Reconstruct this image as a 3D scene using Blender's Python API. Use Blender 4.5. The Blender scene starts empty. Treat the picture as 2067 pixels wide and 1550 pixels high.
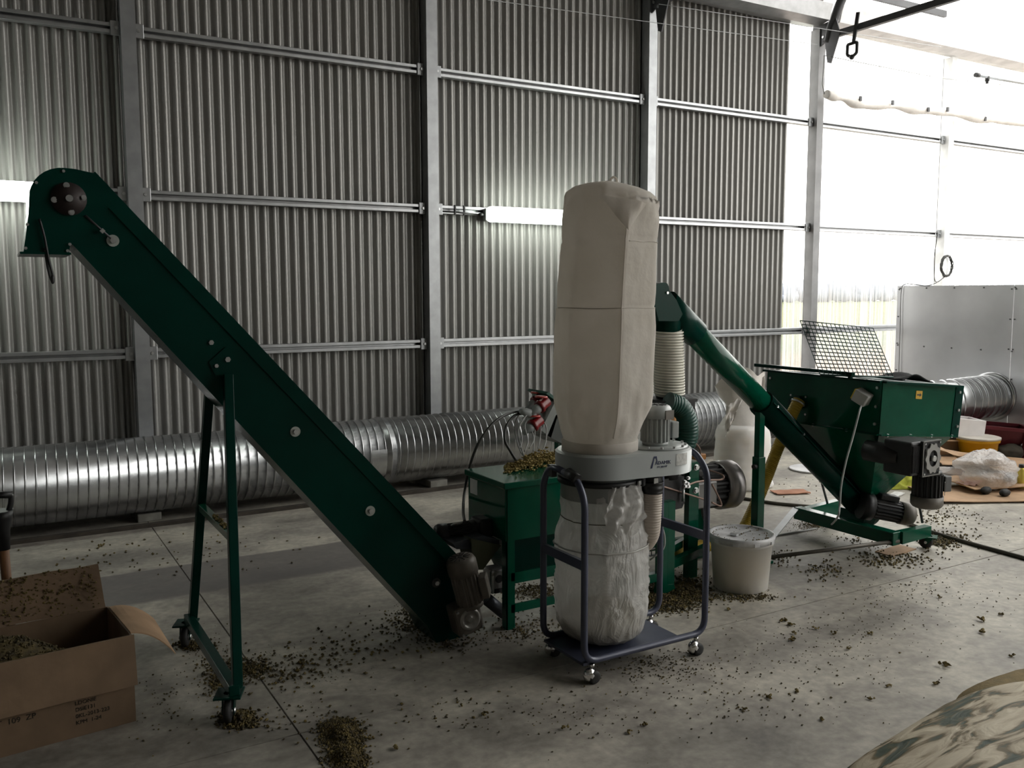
import bpy, bmesh, math, random
from mathutils import Vector, Matrix, noise
random.seed(7)
S = bpy.context.scene
COL = S.collection
pi = math.pi

# ---------------------------------------------------------------- camera
IW, IH, FPX = 2067.0, 1550.0, 1801.54
PITCH, ROLL, YAW = 0.1022023, -0.0028278, 1.0399327
CAM = Vector((0, 0, 1.6))
_fw = Vector((math.cos(YAW) * math.cos(PITCH), math.sin(YAW) * math.cos(PITCH), -math.sin(PITCH)))
_r = _fw.cross(Vector((0, 0, 1))).normalized()
_u = _r.cross(_fw)
RT = _r * math.cos(ROLL) + _u * math.sin(ROLL)
UP = -_r * math.sin(ROLL) + _u * math.cos(ROLL)
cd = bpy.data.cameras.new('camera')
cd.sensor_width = 36.0
cd.lens = FPX / IW * 36.0
cd.clip_start = 0.05
cd.clip_end = 400
co = bpy.data.objects.new('camera', cd)
COL.objects.link(co)
M = Matrix((RT, UP, -_fw)).transposed().to_4x4()
M.translation = CAM
co.matrix_world = M
S.camera = co

# ---------------------------------------------------------------- light and exposure
S.view_settings.view_transform = 'Standard'
S.view_settings.look = 'None'
S.view_settings.gamma = 1.0
S.view_settings.use_curve_mapping = False
S.view_settings.exposure = 0.0
SKY = 4.75
cy = S.cycles
cy.max_bounces, cy.diffuse_bounces, cy.glossy_bounces = 6, 4, 3
cy.transmission_bounces, cy.transparent_max_bounces = 4, 8
cy.use_adaptive_sampling, cy.adaptive_threshold, cy.adaptive_min_samples = True, .05, 16
cy.caustics_reflective = cy.caustics_refractive = False
LAMP = 19.0
w = bpy.data.worlds.new('world')
S.world = w
w.use_nodes = True
bg = w.node_tree.nodes['Background']
bg.inputs[0].default_value = (1.0, 0.975, 0.95, 1)
bg.inputs[1].default_value = SKY


def portal(loc, rot, sx, sy):
    l = bpy.data.lights.new('sky_portal', 'AREA')
    l.shape = 'RECTANGLE'
    l.size, l.size_y = sx, sy
    l.cycles.is_portal = True
    o = bpy.data.objects.new('sky_portal', l)
    o.location = loc
    o.rotation_euler = rot
    COL.objects.link(o)


# portals only guide the sampling of the sky through the translucent bays
portal((14.3, 1.0, 6.9), (0, 0, 0), 12.5, 13.0)
portal((14.3, 7.35, 2.4), (-pi / 2, 0, 0), 12.5, 4.8)
portal((14.3, -5.35, 2.4), (pi / 2, 0, 0), 12.5, 4.8)
portal((20.6, 1.0, 2.9), (0, -pi / 2, pi) if False else (0, pi / 2, 0), 6.0, 13.0)


# ---------------------------------------------------------------- pixel -> world helpers (floor z=0, X along the wall, Y to the wall)
def ray(px, py):
    return _fw + RT * ((px - IW / 2) / FPX) - UP * ((py - IH / 2) / FPX)


def atz(px, py, z=0.0):
    d = ray(px, py)
    return CAM + d * ((z - 1.6) / d.z)


def aty(px, py, y):
    d = ray(px, py)
    return CAM + d * (y / d.y)


def atx(px, py, x):
    d = ray(px, py)
    return CAM + d * (x / d.x)


# ---------------------------------------------------------------- mesh builder
class MB:
    def __init__(s):
        s.v, s.f, s.sm = [], [], []

    def add(s, vs, fs, smooth=False, mat=None):
        b = len(s.v)
        for p in vs:
            p = Vector(p)
            s.v.append(mat @ p if mat else p)
        for q in fs:
            s.f.append([b + i for i in q])
            s.sm.append(smooth)
        return s

    def box(s, c, size, rot=None, ch=0.0):
        x, y, z = [a / 2 for a in size]
        m = Matrix.Translation(Vector(c)) @ (rot.to_4x4() if rot else Matrix())
        if ch <= 0:
            vs = [(sx * x, sy * y, sz * z) for sx in (-1, 1) for sy in (-1, 1) for sz in (-1, 1)]
            fs = [(0, 1, 3, 2), (4, 6, 7, 5), (0, 4, 5, 1), (2, 3, 7, 6), (0, 2, 6, 4), (1, 5, 7, 3)]
            return s.add(vs, fs, False, m)
        ch = min(ch, x * .9, y * .9, z * .9)
        bm = bmesh.new()
        bmesh.ops.create_cube(bm, size=1)
        for q in bm.verts:
            q.co = Vector((q.co.x * 2 * x, q.co.y * 2 * y, q.co.z * 2 * z))
        bmesh.ops.bevel(bm, geom=bm.edges[:], offset=ch, segments=2, profile=.5, affect='EDGES')
        bm.verts.index_update()
        s.add([q.co for q in bm.verts], [[q.index for q in f.verts] for f in bm.faces], False, m)
        bm.free()
        return s

    def box2(s, a, b, ch=0.0):
        a, b = Vector(a), Vector(b)
        return s.box((a + b) / 2, [abs(q) for q in (b - a)], None, ch)

    def beam(s, a, b, wd, ht, up=(0, 0, 1), ch=0.0):
        """rectangular bar from a to b, ht along up"""
        a, b = Vector(a), Vector(b)
        d = (b - a).normalized()
        u = Vector(up)
        u = (u - d * u.dot(d))
        if u.length < 1e-4:
            u = Vector((1, 0, 0)) - d * d.x
        u.normalize()
        q = u.cross(d)
        rot = Matrix((d, q, u)).transposed()
        return s.box((a + b) / 2, ((b - a).length, wd, ht), rot, ch)

    def rings(s, rs, close=True, cap0=True, cap1=True, smooth=True):
        n = len(rs[0])
        vs = [p for r in rs for p in r]
        fs = []
        m = n if close else n - 1
        for k in range(len(rs) - 1):
            for i in range(m):
                j = (i + 1) % n
                fs.append((k * n + i, k * n + j, (k + 1) * n + j, (k + 1) * n + i))
        b = len(s.v)
        s.add(vs, fs, smooth)
        if cap0 and close:
            s.f.append([b + i for i in range(n)][::-1]); s.sm.append(False)
        if cap1 and close:
            k = b + (len(rs) - 1) * n
            s.f.append([k + i for i in range(n)]); s.sm.append(False)
        return s

    @staticmethod
    def frame(d):
        d = Vector(d).normalized()
        a = Vector((0, 0, 1)) if abs(d.z) < .95 else Vector((1, 0, 0))
        u = a.cross(d).normalized()
        return u, d.cross(u)

    def cyl(s, a, b, r0, r1=None, n=20, caps=True, smooth=True):
        r1 = r0 if r1 is None else r1
        a, b = Vector(a), Vector(b)
        u, q = MB.frame(b - a)
        rs = []
        for p, r in ((a, r0), (b, r1)):
            rs.append([p + (u * math.cos(t) + q * math.sin(t)) * r for t in [2 * pi * i / n for i in range(n)]])
        return s.rings(rs, True, caps, caps, smooth)

    def lathe(s, a, axis, prof, n=24, cap0=True, cap1=True, smooth=True, rf=None):
        """prof: list of (distance along axis, radius); repeat a point for a hard edge"""
        a = Vector(a)
        d = Vector(axis).normalized()
        u, q = MB.frame(d)
        rs = []
        for h, r in prof:
            rr = []
            for i in range(n):
                t = 2 * pi * i / n
                k = rf(t, h) if rf else 1.0
                rr.append(a + d * h + (u * math.cos(t) + q * math.sin(t)) * r * k)
            rs.append(rr)
        return s.rings(rs, True, cap0, cap1, smooth)

    def tube(s, pts, r, n=8, caps=True, rfun=None):
        pts = [Vector(p) for p in pts]
        m = len(pts)
        tg = []
        for i in range(m):
            t = pts[min(i + 1, m - 1)] - pts[max(i - 1, 0)]
            tg.append(t.normalized())
        u, _ = MB.frame(tg[0])
        rs = []
        for i in range(m):
            u = u - tg[i] * u.dot(tg[i])
            if u.length < 1e-5:
                u, _ = MB.frame(tg[i])
            u.normalize()
            q = tg[i].cross(u)
            ri = rfun(i / (m - 1)) if rfun else r
            rs.append([pts[i] + (u * math.cos(2 * pi * k / n) + q * math.sin(2 * pi * k / n)) * ri for k in range(n)])
        return s.rings(rs, True, caps, caps, True)

    def prism(s, poly, vec):
        """planar polygon (list of 3d points) extruded by vec"""
        p = [Vector(q) for q in poly]
        n = len(p)
        v = Vector(vec)
        nn = Vector((0, 0, 0))
        for i in range(n):
            nn += p[i].cross(p[(i + 1) % n])
        if nn.dot(v) > 0:
            p = p[::-1]
        vs = p + [q + v for q in p]
        fs = [tuple(range(n)), tuple(range(2 * n - 1, n - 1, -1))]
        for i in range(n):
            j = (i + 1) % n
            fs.append((i, i + n, j + n, j))
        return s.add(vs, fs)

    def grid(s, fn, nu, nv, smooth=True, th=None):
        """surface fn(u,v) -> point, u,v in 0..1; th gives a thickness vector"""
        vs = [Vector(fn(i / nu, j / nv)) for j in range(nv + 1) for i in range(nu + 1)]
        k = nu + 1
        fs = [(j * k + i, j * k + i + 1, (j + 1) * k + i + 1, (j + 1) * k + i) for j in range(nv) for i in range(nu)]
        if th is None:
            return s.add(vs, fs, smooth)
        t = Vector(th)
        m = len(vs)
        fs2 = [tuple(q + m for q in f[::-1]) for f in fs]
        rim = [i for i in range(k)] + [j * k + nu for j in range(1, nv + 1)] + [nv * k + i for i in range(nu - 1, -1, -1)] + [j * k for j in range(nv - 1, 0, -1)]
        side = [(rim[(i + 1) % len(rim)], rim[i], rim[i] + m, rim[(i + 1) % len(rim)] + m) for i in range(len(rim))]
        s.add(vs + [v + t for v in vs], fs + fs2, smooth)
        b = len(s.v) - 2 * m
        for q in side:
            s.f.append([b + i for i in q]); s.sm.append(False)
        return s

    def ball(s, c, r, nu=12, nv=8, rf=None, sc=(1, 1, 1)):
        c = Vector(c)
        rs = []
        for j in range(1, nv):
            ph = pi * j / nv
            row = []
            for i in range(nu):
                t = 2 * pi * i / nu
                d = Vector((math.sin(ph) * math.cos(t), math.sin(ph) * math.sin(t), math.cos(ph)))
                k = rf(d) if rf else 1
                row.append(c + Vector((d.x * sc[0], d.y * sc[1], d.z * sc[2])) * r * k)
            rs.append(row)
        b = len(s.v)
        s.rings(rs, True, False, False, True)
        for sgn, row in ((1, 0), (-1, len(rs) - 1)):
            d = Vector((0, 0, sgn))
            k = rf(d) if rf else 1
            s.v.append(c + d * r * k * sc[2])
            t = len(s.v) - 1
            for i in range(nu):
                j = (i + 1) % nu
                f = (b + row * nu + i, b + row * nu + j, t)
                s.f.append(f[::-1] if sgn > 0 else f); s.sm.append(True)
        return s

    def mesh(s, name, off=Vector((0, 0, 0))):
        me = bpy.data.meshes.new(name)
        me.from_pydata([p - off for p in s.v], [], s.f)
        me.polygons.foreach_set('use_smooth', s.sm)
        me.update()
        bm = bmesh.new()
        bm.from_mesh(me)
        bmesh.ops.recalc_face_normals(bm, faces=bm.faces[:])
        bm.to_mesh(me)
        bm.free()
        return me


def bezier(pts, n=10):
    """smooth Catmull-Rom path through points"""
    p = [Vector(q) for q in pts]
    p = [p[0] * 2 - p[1]] + p + [p[-1] * 2 - p[-2]]
    out = []
    for i in range(1, len(p) - 2):
        for k in range(n):
            t = k / n
            a, b, c, d = p[i - 1], p[i], p[i + 1], p[i + 2]
            out.append(.5 * ((2 * b) + (c - a) * t + (2 * a - 5 * b + 4 * c - d) * t * t + (3 * b - a - 3 * c + d) * t ** 3))
    out.append(p[-2])
    return out


def fillet(pts, r, n=6):
    """polyline with rounded corners"""
    p = [Vector(q) for q in pts]
    out = [p[0]]
    for i in range(1, len(p) - 1):
        a = (p[i - 1] - p[i]).normalized()
        b = (p[i + 1] - p[i]).normalized()
        rr = min(r, (p[i - 1] - p[i]).length * .49, (p[i + 1] - p[i]).length * .49)
        s0, s1 = p[i] + a * rr, p[i] + b * rr
        for k in range(n + 1):
            t = k / n
            out.append(s0 * (1 - t) ** 2 + p[i] * 2 * t * (1 - t) + s1 * t * t)
    out.append(p[-1])
    return out


# ---------------------------------------------------------------- materials
MATS = {}


def mat(name, col, rough=.5, metal=0.0, var=.12, vscale=6.0, bump=0.0, bscale=60.0, coat=0.0, alpha=1.0, spec=.5, col2=None, stretch=None, detail=4.0, sss=0.0):
    if name in MATS:
        return MATS[name]
    m = bpy.data.materials.new(name)
    m.use_nodes = True
    nt = m.node_tree
    b = nt.nodes['Principled BSDF']
    b.inputs['Roughness'].default_value = rough
    b.inputs['Metallic'].default_value = metal
    b.inputs['Specular IOR Level'].default_value = spec
    b.inputs['Coat Weight'].default_value = coat
    b.inputs['Coat Roughness'].default_value = .15
    b.inputs['Alpha'].default_value = alpha
    if sss > 0:
        b.inputs['Subsurface Weight'].default_value = .9
        b.inputs['Subsurface Radius'].default_value = (1, .95, .85)
        b.inputs['Subsurface Scale'].default_value = sss
    tc = nt.nodes.new('ShaderNodeTexCoord')
    src = tc.outputs['Object']
    if stretch:
        mp = nt.nodes.new('ShaderNodeMapping')
        mp.inputs['Scale'].default_value = stretch
        nt.links.new(src, mp.inputs['Vector'])
        src = mp.outputs['Vector']
    nz = nt.nodes.new('ShaderNodeTexNoise')
    nz.inputs['Scale'].default_value = vscale
    nz.inputs['Detail'].default_value = detail
    nt.links.new(src, nz.inputs['Vector'])
    rp = nt.nodes.new('ShaderNodeValToRGB')
    c2 = col2 if col2 else [min(1, c * (1 + var)) for c in col]
    c1 = col if col2 else [c * (1 - var) for c in col]
    rp.color_ramp.elements[0].color = (*c1, 1)
    rp.color_ramp.elements[1].color = (*c2, 1)
    rp.color_ramp.elements[0].position = .35
    rp.color_ramp.elements[1].position = .65
    nt.links.new(nz.outputs['Fac'], rp.inputs['Fac'])
    nt.links.new(rp.outputs['Color'], b.inputs['Base Color'])
    if bump > 0:
        n2 = nt.nodes.new('ShaderNodeTexNoise')
        n2.inputs['Scale'].default_value = bscale
        n2.inputs['Detail'].default_value = 3
        nt.links.new(src, n2.inputs['Vector'])
        bp = nt.nodes.new('ShaderNodeBump')
        bp.inputs['Strength'].default_value = bump
        bp.inputs['Distance'].default_value = .01
        nt.links.new(n2.outputs['Fac'], bp.inputs['Height'])
        nt.links.new(bp.outputs['Normal'], b.inputs['Normal'])
    MATS[name] = m
    return m


GALV = mat('galvanised_steel', (.42, .43, .44), .38, .85, .10, 9, .04, 30)
GALVP = mat('galvanised_post', (.36, .37, .38), .42, .75, .08, 12)
GALVD = mat('galvanised_duct', (.46, .47, .48), .27, .92, .14, 7, .05, 18)
GALVS = mat('galvanised_sheet', (.84, .85, .88), .22, .6, .08, 2.0, .03, 8)
DKSTEEL = mat('dark_steel', (.09, .09, .095), .5, .6)
CORR = mat('corrugated_paint', (.34, .335, .32), .42, .35, .07, 1.2, stretch=(1, 1, .15))
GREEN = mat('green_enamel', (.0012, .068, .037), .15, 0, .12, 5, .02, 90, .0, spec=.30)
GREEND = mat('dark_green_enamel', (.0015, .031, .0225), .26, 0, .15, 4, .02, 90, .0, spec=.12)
BLACK = mat('black_plastic', (.012, .012, .013), .45)
BLACKM = mat('black_cast_metal', (.02, .02, .021), .48, .3, .2, 14, .08, 60)
MOTGREY = mat('motor_grey', (.16, .145, .125), .5, .15, .15, 10, .05, 60)
LGREY = mat('light_grey_enamel', (.36, .38, .37), .38, .1, .05, 6, 0, 1, .2)
BLUEG = mat('blue_grey_tube', (.055, .062, .10), .38, .15, .08, 9, 0, 1, .2)
CHROME = mat('chrome', (.75, .75, .75), .14, 1.0, .04)
ZINC = mat('zinc_bolt', (.55, .56, .56), .32, .9, .08, 30)
WHITEP = mat('white_plastic', (.78, .74, .68), .42, 0, .04, 5, sss=.14)
YHOSE = mat('yellow_hose', (.50, .34, .03), .45, 0, .1, 20)
RED = mat('red_socket', (.16, .006, .008), .35, 0, .1, 10)
GPLUG = mat('grey_plug', (.30, .32, .32), .5)
RUBBER = mat('rubber_black', (.018, .018, .018), .65)
CARD = mat('cardboard', (.19, .125, .075), .8, 0, .18, 5, .06, 40)
CARDL = mat('cardboard_light', (.42, .27, .16), .8, 0, .15, 6, .06, 40)
PAPER = mat('paper_label', (.6, .6, .58), .6, 0, .1, 14)
WOOD = mat('wood_shaft', (.24, .11, .045), .55, 0, .25, 8, .05, 40, stretch=(4, 4, .4))
CRUMB = mat('crumbs', (.085, .062, .016), .85, 0, 0, 40, .2, 200, col2=(.21, .155, .048))
CRUMBD = mat('crumbs_dark', (.035, .026, .011), .85, 0, 0, 40, .2, 200, col2=(.11, .082, .028))
CONC = mat('block_concrete', (.30, .29, .26), .9, 0, .2, 12, .2, 40)
YELLOW = mat('yellow_plastic', (.65, .36, .01), .4, 0, .08, 5)
COPPER = mat('copper_tube', (.30, .20, .16), .45, .3, .1, 9)
CABLEG = mat('grey_cable', (.36, .37, .36), .5)
CABLEB = mat('black_cable', (.02, .02, .018), .5)


# ---------------------------------------------------------------- things
def obj(name, mb, m, parent=None, off=Vector((0, 0, 0)), label=None, stuff=False):
    me = mb.mesh(name, off) if isinstance(mb, MB) else mb
    o = bpy.data.objects.new(name, me)
    COL.objects.link(o)
    if m is not None and not me.materials:
        me.materials.append(m)
    if parent is not None:
        o.parent = parent
    if label:
        o['label'] = label
    if stuff:
        o['kind'] = 'stuff'
    return o


class Thing:
    def __init__(s, name, label, cat, loc=(0, 0, 0), group=None, kind=None):
        s.loc = Vector(loc)
        s.o = bpy.data.objects.new(name, None)
        s.o.empty_display_size = .1
        COL.objects.link(s.o)
        s.o.location = s.loc
        s.o['label'] = label
        if cat:
            s.o['category'] = cat
        if group:
            s.o['group'] = group
        if kind:
            s.o['kind'] = kind

    def part(s, name, mb, m, parent=None, label=None, stuff=False):
        return obj(name, mb, m, parent or s.o, s.loc, label, stuff)


def solo(name, mb, m, label, cat, loc=(0, 0, 0), group=None, kind=None):
    o = obj(name, mb, m, None, Vector(loc))
    o.location = Vector(loc)
    o['label'] = label
    if cat:
        o['category'] = cat
    if group:
        o['group'] = group
    if kind:
        o['kind'] = kind
    return o


def bolt(t, p, nrm, r, h=None, m=None, parent=None, name='bolt', washer=None):
    """hex head on a washer"""
    p, d = Vector(p), Vector(nrm).normalized()
    h = h or r * .7
    b = MB()
    if washer:
        b.cyl(p, p + d * .003, washer, n=18)
    b.cyl(p, p + d * (h + .003), r, n=6, smooth=False)
    return t.part(name, b, m or ZINC, parent)


def text_mesh(txt, size, name='lettering', ext=0.0008, font=None):
    c = bpy.data.curves.new('tmp_text', 'FONT')
    c.body = txt
    c.size = size
    c.extrude = ext
    c.align_x = 'LEFT'
    o = bpy.data.objects.new('tmp_text', c)
    COL.objects.link(o)
    dg = bpy.context.evaluated_depsgraph_get()
    me = bpy.data.meshes.new_from_object(o.evaluated_get(dg))
    me.name = name
    bpy.data.objects.remove(o)
    return me


def place_text(t, txt, size, p, right, up, m, parent=None, name='lettering', ext=.0006):
    me = text_mesh(txt, size, name, ext)
    r, u = Vector(right).normalized(), Vector(up).normalized()
    n = r.cross(u)
    mt = Matrix((r, u, n)).transposed().to_4x4()
    mt.translation = Vector(p) - t.loc
    me.transform(mt)
    me.materials.clear()
    return t.part(name, me, m, parent)

# ================================================================ the hall
D = 7.0
BAY = 2.367
PX0 = .924
RAILZ = (3.47, 2.317, 1.159)
posts_x = [PX0 + BAY * n for n in range(-1, 8)]


def node_floor():
    m = bpy.data.materials.new('concrete_floor')
    m.use_nodes = True
    nt = m.node_tree
    N, Lk = nt.nodes, nt.links
    b = N['Principled BSDF']
    tc = N.new('ShaderNodeTexCoord')
    geo = N.new('ShaderNodeNewGeometry')
    n1 = N.new('ShaderNodeTexNoise'); n1.inputs['Scale'].default_value = 1.1; n1.inputs['Detail'].default_value = 8; n1.inputs['Roughness'].default_value = .62
    n2 = N.new('ShaderNodeTexNoise'); n2.inputs['Scale'].default_value = 26; n2.inputs['Detail'].default_value = 6
    n3 = N.new('ShaderNodeTexNoise'); n3.inputs['Scale'].default_value = .55; n3.inputs['Detail'].default_value = 3
    mp = N.new('ShaderNodeMapping'); mp.inputs['Scale'].default_value = (.8, 1.35, 1); mp.inputs['Rotation'].default_value = (0, 0, .35)
    Lk.new(geo.outputs['Position'], mp.inputs['Vector'])
    Lk.new(mp.outputs['Vector'], n1.inputs['Vector'])
    Lk.new(geo.outputs['Position'], n2.inputs['Vector'])
    Lk.new(geo.outputs['Position'], n3.inputs['Vector'])
    r1 = N.new('ShaderNodeValToRGB')
    r1.color_ramp.elements[0].position = .36; r1.color_ramp.elements[0].color = (.215, .20, .18, 1)
    r1.color_ramp.elements[1].position = .60; r1.color_ramp.elements[1].color = (.50, .47, .41, 1)
    e = r1.color_ramp.elements.new(.48); e.color = (.355, .333, .297, 1)
    Lk.new(n1.outputs['Fac'], r1.inputs['Fac'])
    r2 = N.new('ShaderNodeValToRGB')
    r2.color_ramp.elements[0].position = .3; r2.color_ramp.elements[0].color = (.80, .80, .80, 1)
    r2.color_ramp.elements[1].position = .7; r2.color_ramp.elements[1].color = (1.12, 1.12, 1.12, 1)
    Lk.new(n2.outputs['Fac'], r2.inputs['Fac'])
    n4 = N.new('ShaderNodeTexNoise'); n4.inputs['Scale'].default_value = 4.2; n4.inputs['Detail'].default_value = 9; n4.inputs['Roughness'].default_value = .7; n4.inputs['Distortion'].default_value = .6
    Lk.new(geo.outputs['Position'], n4.inputs['Vector'])
    r4 = N.new('ShaderNodeValToRGB')
    r4.color_ramp.elements[0].position = .32; r4.color_ramp.elements[0].color = (.72, .70, .69, 1)
    r4.color_ramp.elements[1].position = .62; r4.color_ramp.elements[1].color = (1.1, 1.09, 1.06, 1)
    Lk.new(n4.outputs['Fac'], r4.inputs['Fac'])
    m4 = N.new('ShaderNodeMix'); m4.data_type = 'RGBA'; m4.blend_type = 'MULTIPLY'; m4.inputs[0].default_value = 1
    Lk.new(r2.outputs['Color'], m4.inputs[6]); Lk.new(r4.outputs['Color'], m4.inputs[7])
    mx = N.new('ShaderNodeMix'); mx.data_type = 'RGBA'; mx.blend_type = 'MULTIPLY'; mx.inputs[0].default_value = 1
    Lk.new(r1.outputs['Color'], mx.inputs[6]); Lk.new(m4.outputs[2], mx.inputs[7])
    # a darker strip mixed into the floor colour, parallel to the wall
    sx = N.new('ShaderNodeSeparateXYZ'); Lk.new(geo.outputs['Position'], sx.inputs[0])
    wob = N.new('ShaderNodeMath'); wob.operation = 'MULTIPLY_ADD'; wob.inputs[1].default_value = .05
    Lk.new(n1.outputs['Fac'], wob.inputs[0]); Lk.new(sx.outputs['Y'], wob.inputs[2])

    def step(src, a, bb):
        q = N.new('ShaderNodeMapRange'); q.interpolation_type = 'SMOOTHSTEP'
        q.inputs['From Min'].default_value = a; q.inputs['From Max'].default_value = bb
        Lk.new(src, q.inputs['Value'])
        return q.outputs[0]

    def mul(a, bb):
        q = N.new('ShaderNodeMath'); q.operation = 'MULTIPLY'
        Lk.new(a, q.inputs[0]); Lk.new(bb, q.inputs[1])
        return q.outputs[0]
    band = mul(mul(step(wob.outputs[0], 4.85, 4.91), step(wob.outputs[0], 5.47, 5.44)), mul(step(sx.outputs['X'], -1.2, -.6), step(sx.outputs['X'], 4.2, 3.0)))
    mb_ = N.new('ShaderNodeMix'); mb_.data_type = 'RGBA'; mb_.blend_type = 'MIX'
    sc = N.new('ShaderNodeMath'); sc.operation = 'MULTIPLY'; sc.inputs[1].default_value = .8
    Lk.new(band, sc.inputs[0]); Lk.new(sc.outputs[0], mb_.inputs[0])
    mb_.inputs[7].default_value = (.125, .112, .112, 1)
    Lk.new(mx.outputs[2], mb_.inputs[6])
    Lk.new(mb_.outputs[2], b.inputs['Base Color'])
    rr = N.new('ShaderNodeMapRange'); rr.inputs['To Min'].default_value = .42; rr.inputs['To Max'].default_value = .68
    Lk.new(n1.outputs['Fac'], rr.inputs['Value']); Lk.new(rr.outputs[0], b.inputs['Roughness'])
    b.inputs['Specular IOR Level'].default_value = .4
    bp = N.new('ShaderNodeBump'); bp.inputs['Strength'].default_value = .12; bp.inputs['Distance'].default_value = .004
    Lk.new(n2.outputs['Fac'], bp.inputs['Height']); Lk.new(bp.outputs['Normal'], b.inputs['Normal'])
    return m


FLOORM = node_floor()
DARKJ = mat('joint_filler', (.035, .032, .028), .9)
JX, JY, JW = .9036, 3.079, .007
fl = obj('floor', MB().box2((-6, -6, -.3), (21, 7.35, -.012)), DARKJ)
fl['kind'] = 'structure'; fl['label'] = 'grey power-floated concrete floor with saw-cut joints'
xs = [(-6, JX - 6.0), (JX - 6.0, JX), (JX, JX + 6.0), (JX + 6, 21)]
for (x0, x1) in [(-6, JX), (JX, 21)]:
    for (y0, y1) in [(-6, JY), (JY, 7.35)]:
        obj('floor_slab', MB().box2((x0 + JW / 2, y0 + JW / 2, -.011), (x1 - JW / 2, y1 - JW / 2, 0)), FLOORM, fl)


# corrugated wall, one sheet per bay
def corr_sheet(x0, x1, z0, z1, y, pitch=.079, amp=.015, seg=12):
    b = MB()
    n = int((x1 - x0) / pitch * seg)
    vs, fs = [], []
    for i in range(n + 1):
        x = x0 + (x1 - x0) * i / n
        yy = y + amp * max(-1, min(1, 1.45 * math.cos(2 * pi * x / pitch)))
        vs += [(x, yy, z0), (x, yy, z1)]
    for i in range(n):
        fs.append((2 * i, 2 * i + 2, 2 * i + 3, 2 * i + 1))
    return b.add(vs, fs, True)


WY = 7.155
END = 7.74
wall = Thing('wall_back', 'grey corrugated sheet wall behind the galvanised steel posts', None, (0, WY, 0), kind='structure')
edges = [posts_x[0] - BAY, posts_x[0] + .05] + [x + .05 for x in posts_x[1:4]] + [END]
edges = [-6.0] + [x + .05 for x in posts_x[0:4]] + [END]
for a, c in zip(edges[:-1], edges[1:]):
    wall.part('corrugated_sheet', corr_sheet(a, c, .06, 4.75, WY), CORR)
bb = obj('baseboard_back', MB().box2((-6, 7.125, 0), (21, 7.35, .07)), CONC)
bb['kind'] = 'structure'; bb['label'] = 'low concrete kerb under the corrugated wall'


def rail_mb(x0, x1, z):
    b = MB()
    b.box2((x0, 7.065, z - .036), (x1, 7.125, z - .010), .003)
    b.box2((x0, 7.065, z + .010), (x1, 7.125, z + .036), .003)
    b.box2((x0, 7.122, z - .034), (x1, 7.128, z + .034))
    return b


TR = {}
for i, z in enumerate(RAILZ):
    TR[z] = Thing('trim_%d' % (i + 1), ['upper', 'middle', 'lower'][i] + ' row of grooved metal rails across the corrugated wall', None, (0, 7.1, z), kind='structure')
for k in range(-1, 7):
    a = -6 if k == -1 else posts_x[k] + .1
    c = posts_x[k + 1]
    for z in RAILZ:
        c2 = c
        TR[z].part('rail', rail_mb(a + .005, c2 - .005, z), GALV)

plabel = ['galvanised steel post off the left edge behind the luminaire', 'galvanised steel post behind the head of the green elevator',
          'galvanised steel post standing behind the sheet metal duct near the wall luminaire',
          'bright galvanised steel post rising behind the white filter bag',
          'galvanised steel post where the corrugated sheets end, beside the hopper mesh',
          'galvanised post coloured pale as if brightly lit, with the coiled wire, above the sheet metal box']
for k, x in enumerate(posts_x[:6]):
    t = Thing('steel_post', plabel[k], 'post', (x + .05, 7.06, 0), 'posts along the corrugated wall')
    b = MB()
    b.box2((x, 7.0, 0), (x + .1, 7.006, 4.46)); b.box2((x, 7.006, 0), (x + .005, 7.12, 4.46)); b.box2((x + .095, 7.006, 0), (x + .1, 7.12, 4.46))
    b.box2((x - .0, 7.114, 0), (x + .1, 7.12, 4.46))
    t.part('post_profile', b, mat('galvanised_post_lit', (.75, .76, .76), .5, .1) if k == 5 else GALVP if k != 4 else mat('galvanised_post_shaded', (.26, .26, .265), .6, .15))  # post colour carries light: paler copy beyond the sheets, darker copy for shade
    for z in RAILZ:
        for sgn, xx in ((-1, x - .031), (1, x + .131)):
            if k >= 4 and sgn > 0 and False:
                continue
            br = t.part('bracket', MB().box2((xx - .03, 7.055, z - .05), (xx + .03, 7.073, z + .05), .004), GALV if k < 2 else GALVP)
            bolt(t, (xx - sgn * .008, 7.055, z), (0, -1, 0), .012, parent=br)

# gutter, ceiling and roof
gut = MB()
gp = [(6.79, 4.66), (6.83, 4.50), (6.97, 4.47), (7.13, 4.50), (7.13, 4.66), (7.11, 4.66), (7.11, 4.515), (6.97, 4.49), (6.845, 4.515), (6.81, 4.66)]
gut.prism([(-6, y, z) for y, z in gp], (13.98, 0, 0))
solo('gutter', gut, GALV, 'folded metal gutter along the top of the corrugated wall', 'gutter', (0, 7, 4.5))
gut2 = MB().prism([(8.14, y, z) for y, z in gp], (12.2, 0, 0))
solo('gutter', gut2, mat('gutter_washed_out', (.78, .77, .77), .5, .1), 'gutter coloured pale for the glare, continuing above the translucent wall beyond the truss', 'gutter', (8.14, 7, 4.5))  # this length is coloured near white for the glare washing it out
RIDGE = (1.0, 6.6)


def roof_z(y):
    return 4.72 + (RIDGE[1] - 4.72) * min(1, (7.2 - y) / (7.2 - RIDGE[0])) if y >= RIDGE[0] else 4.72 + (RIDGE[1] - 4.72) * max(0, (y + 5.2) / (RIDGE[0] + 5.2))


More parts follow.
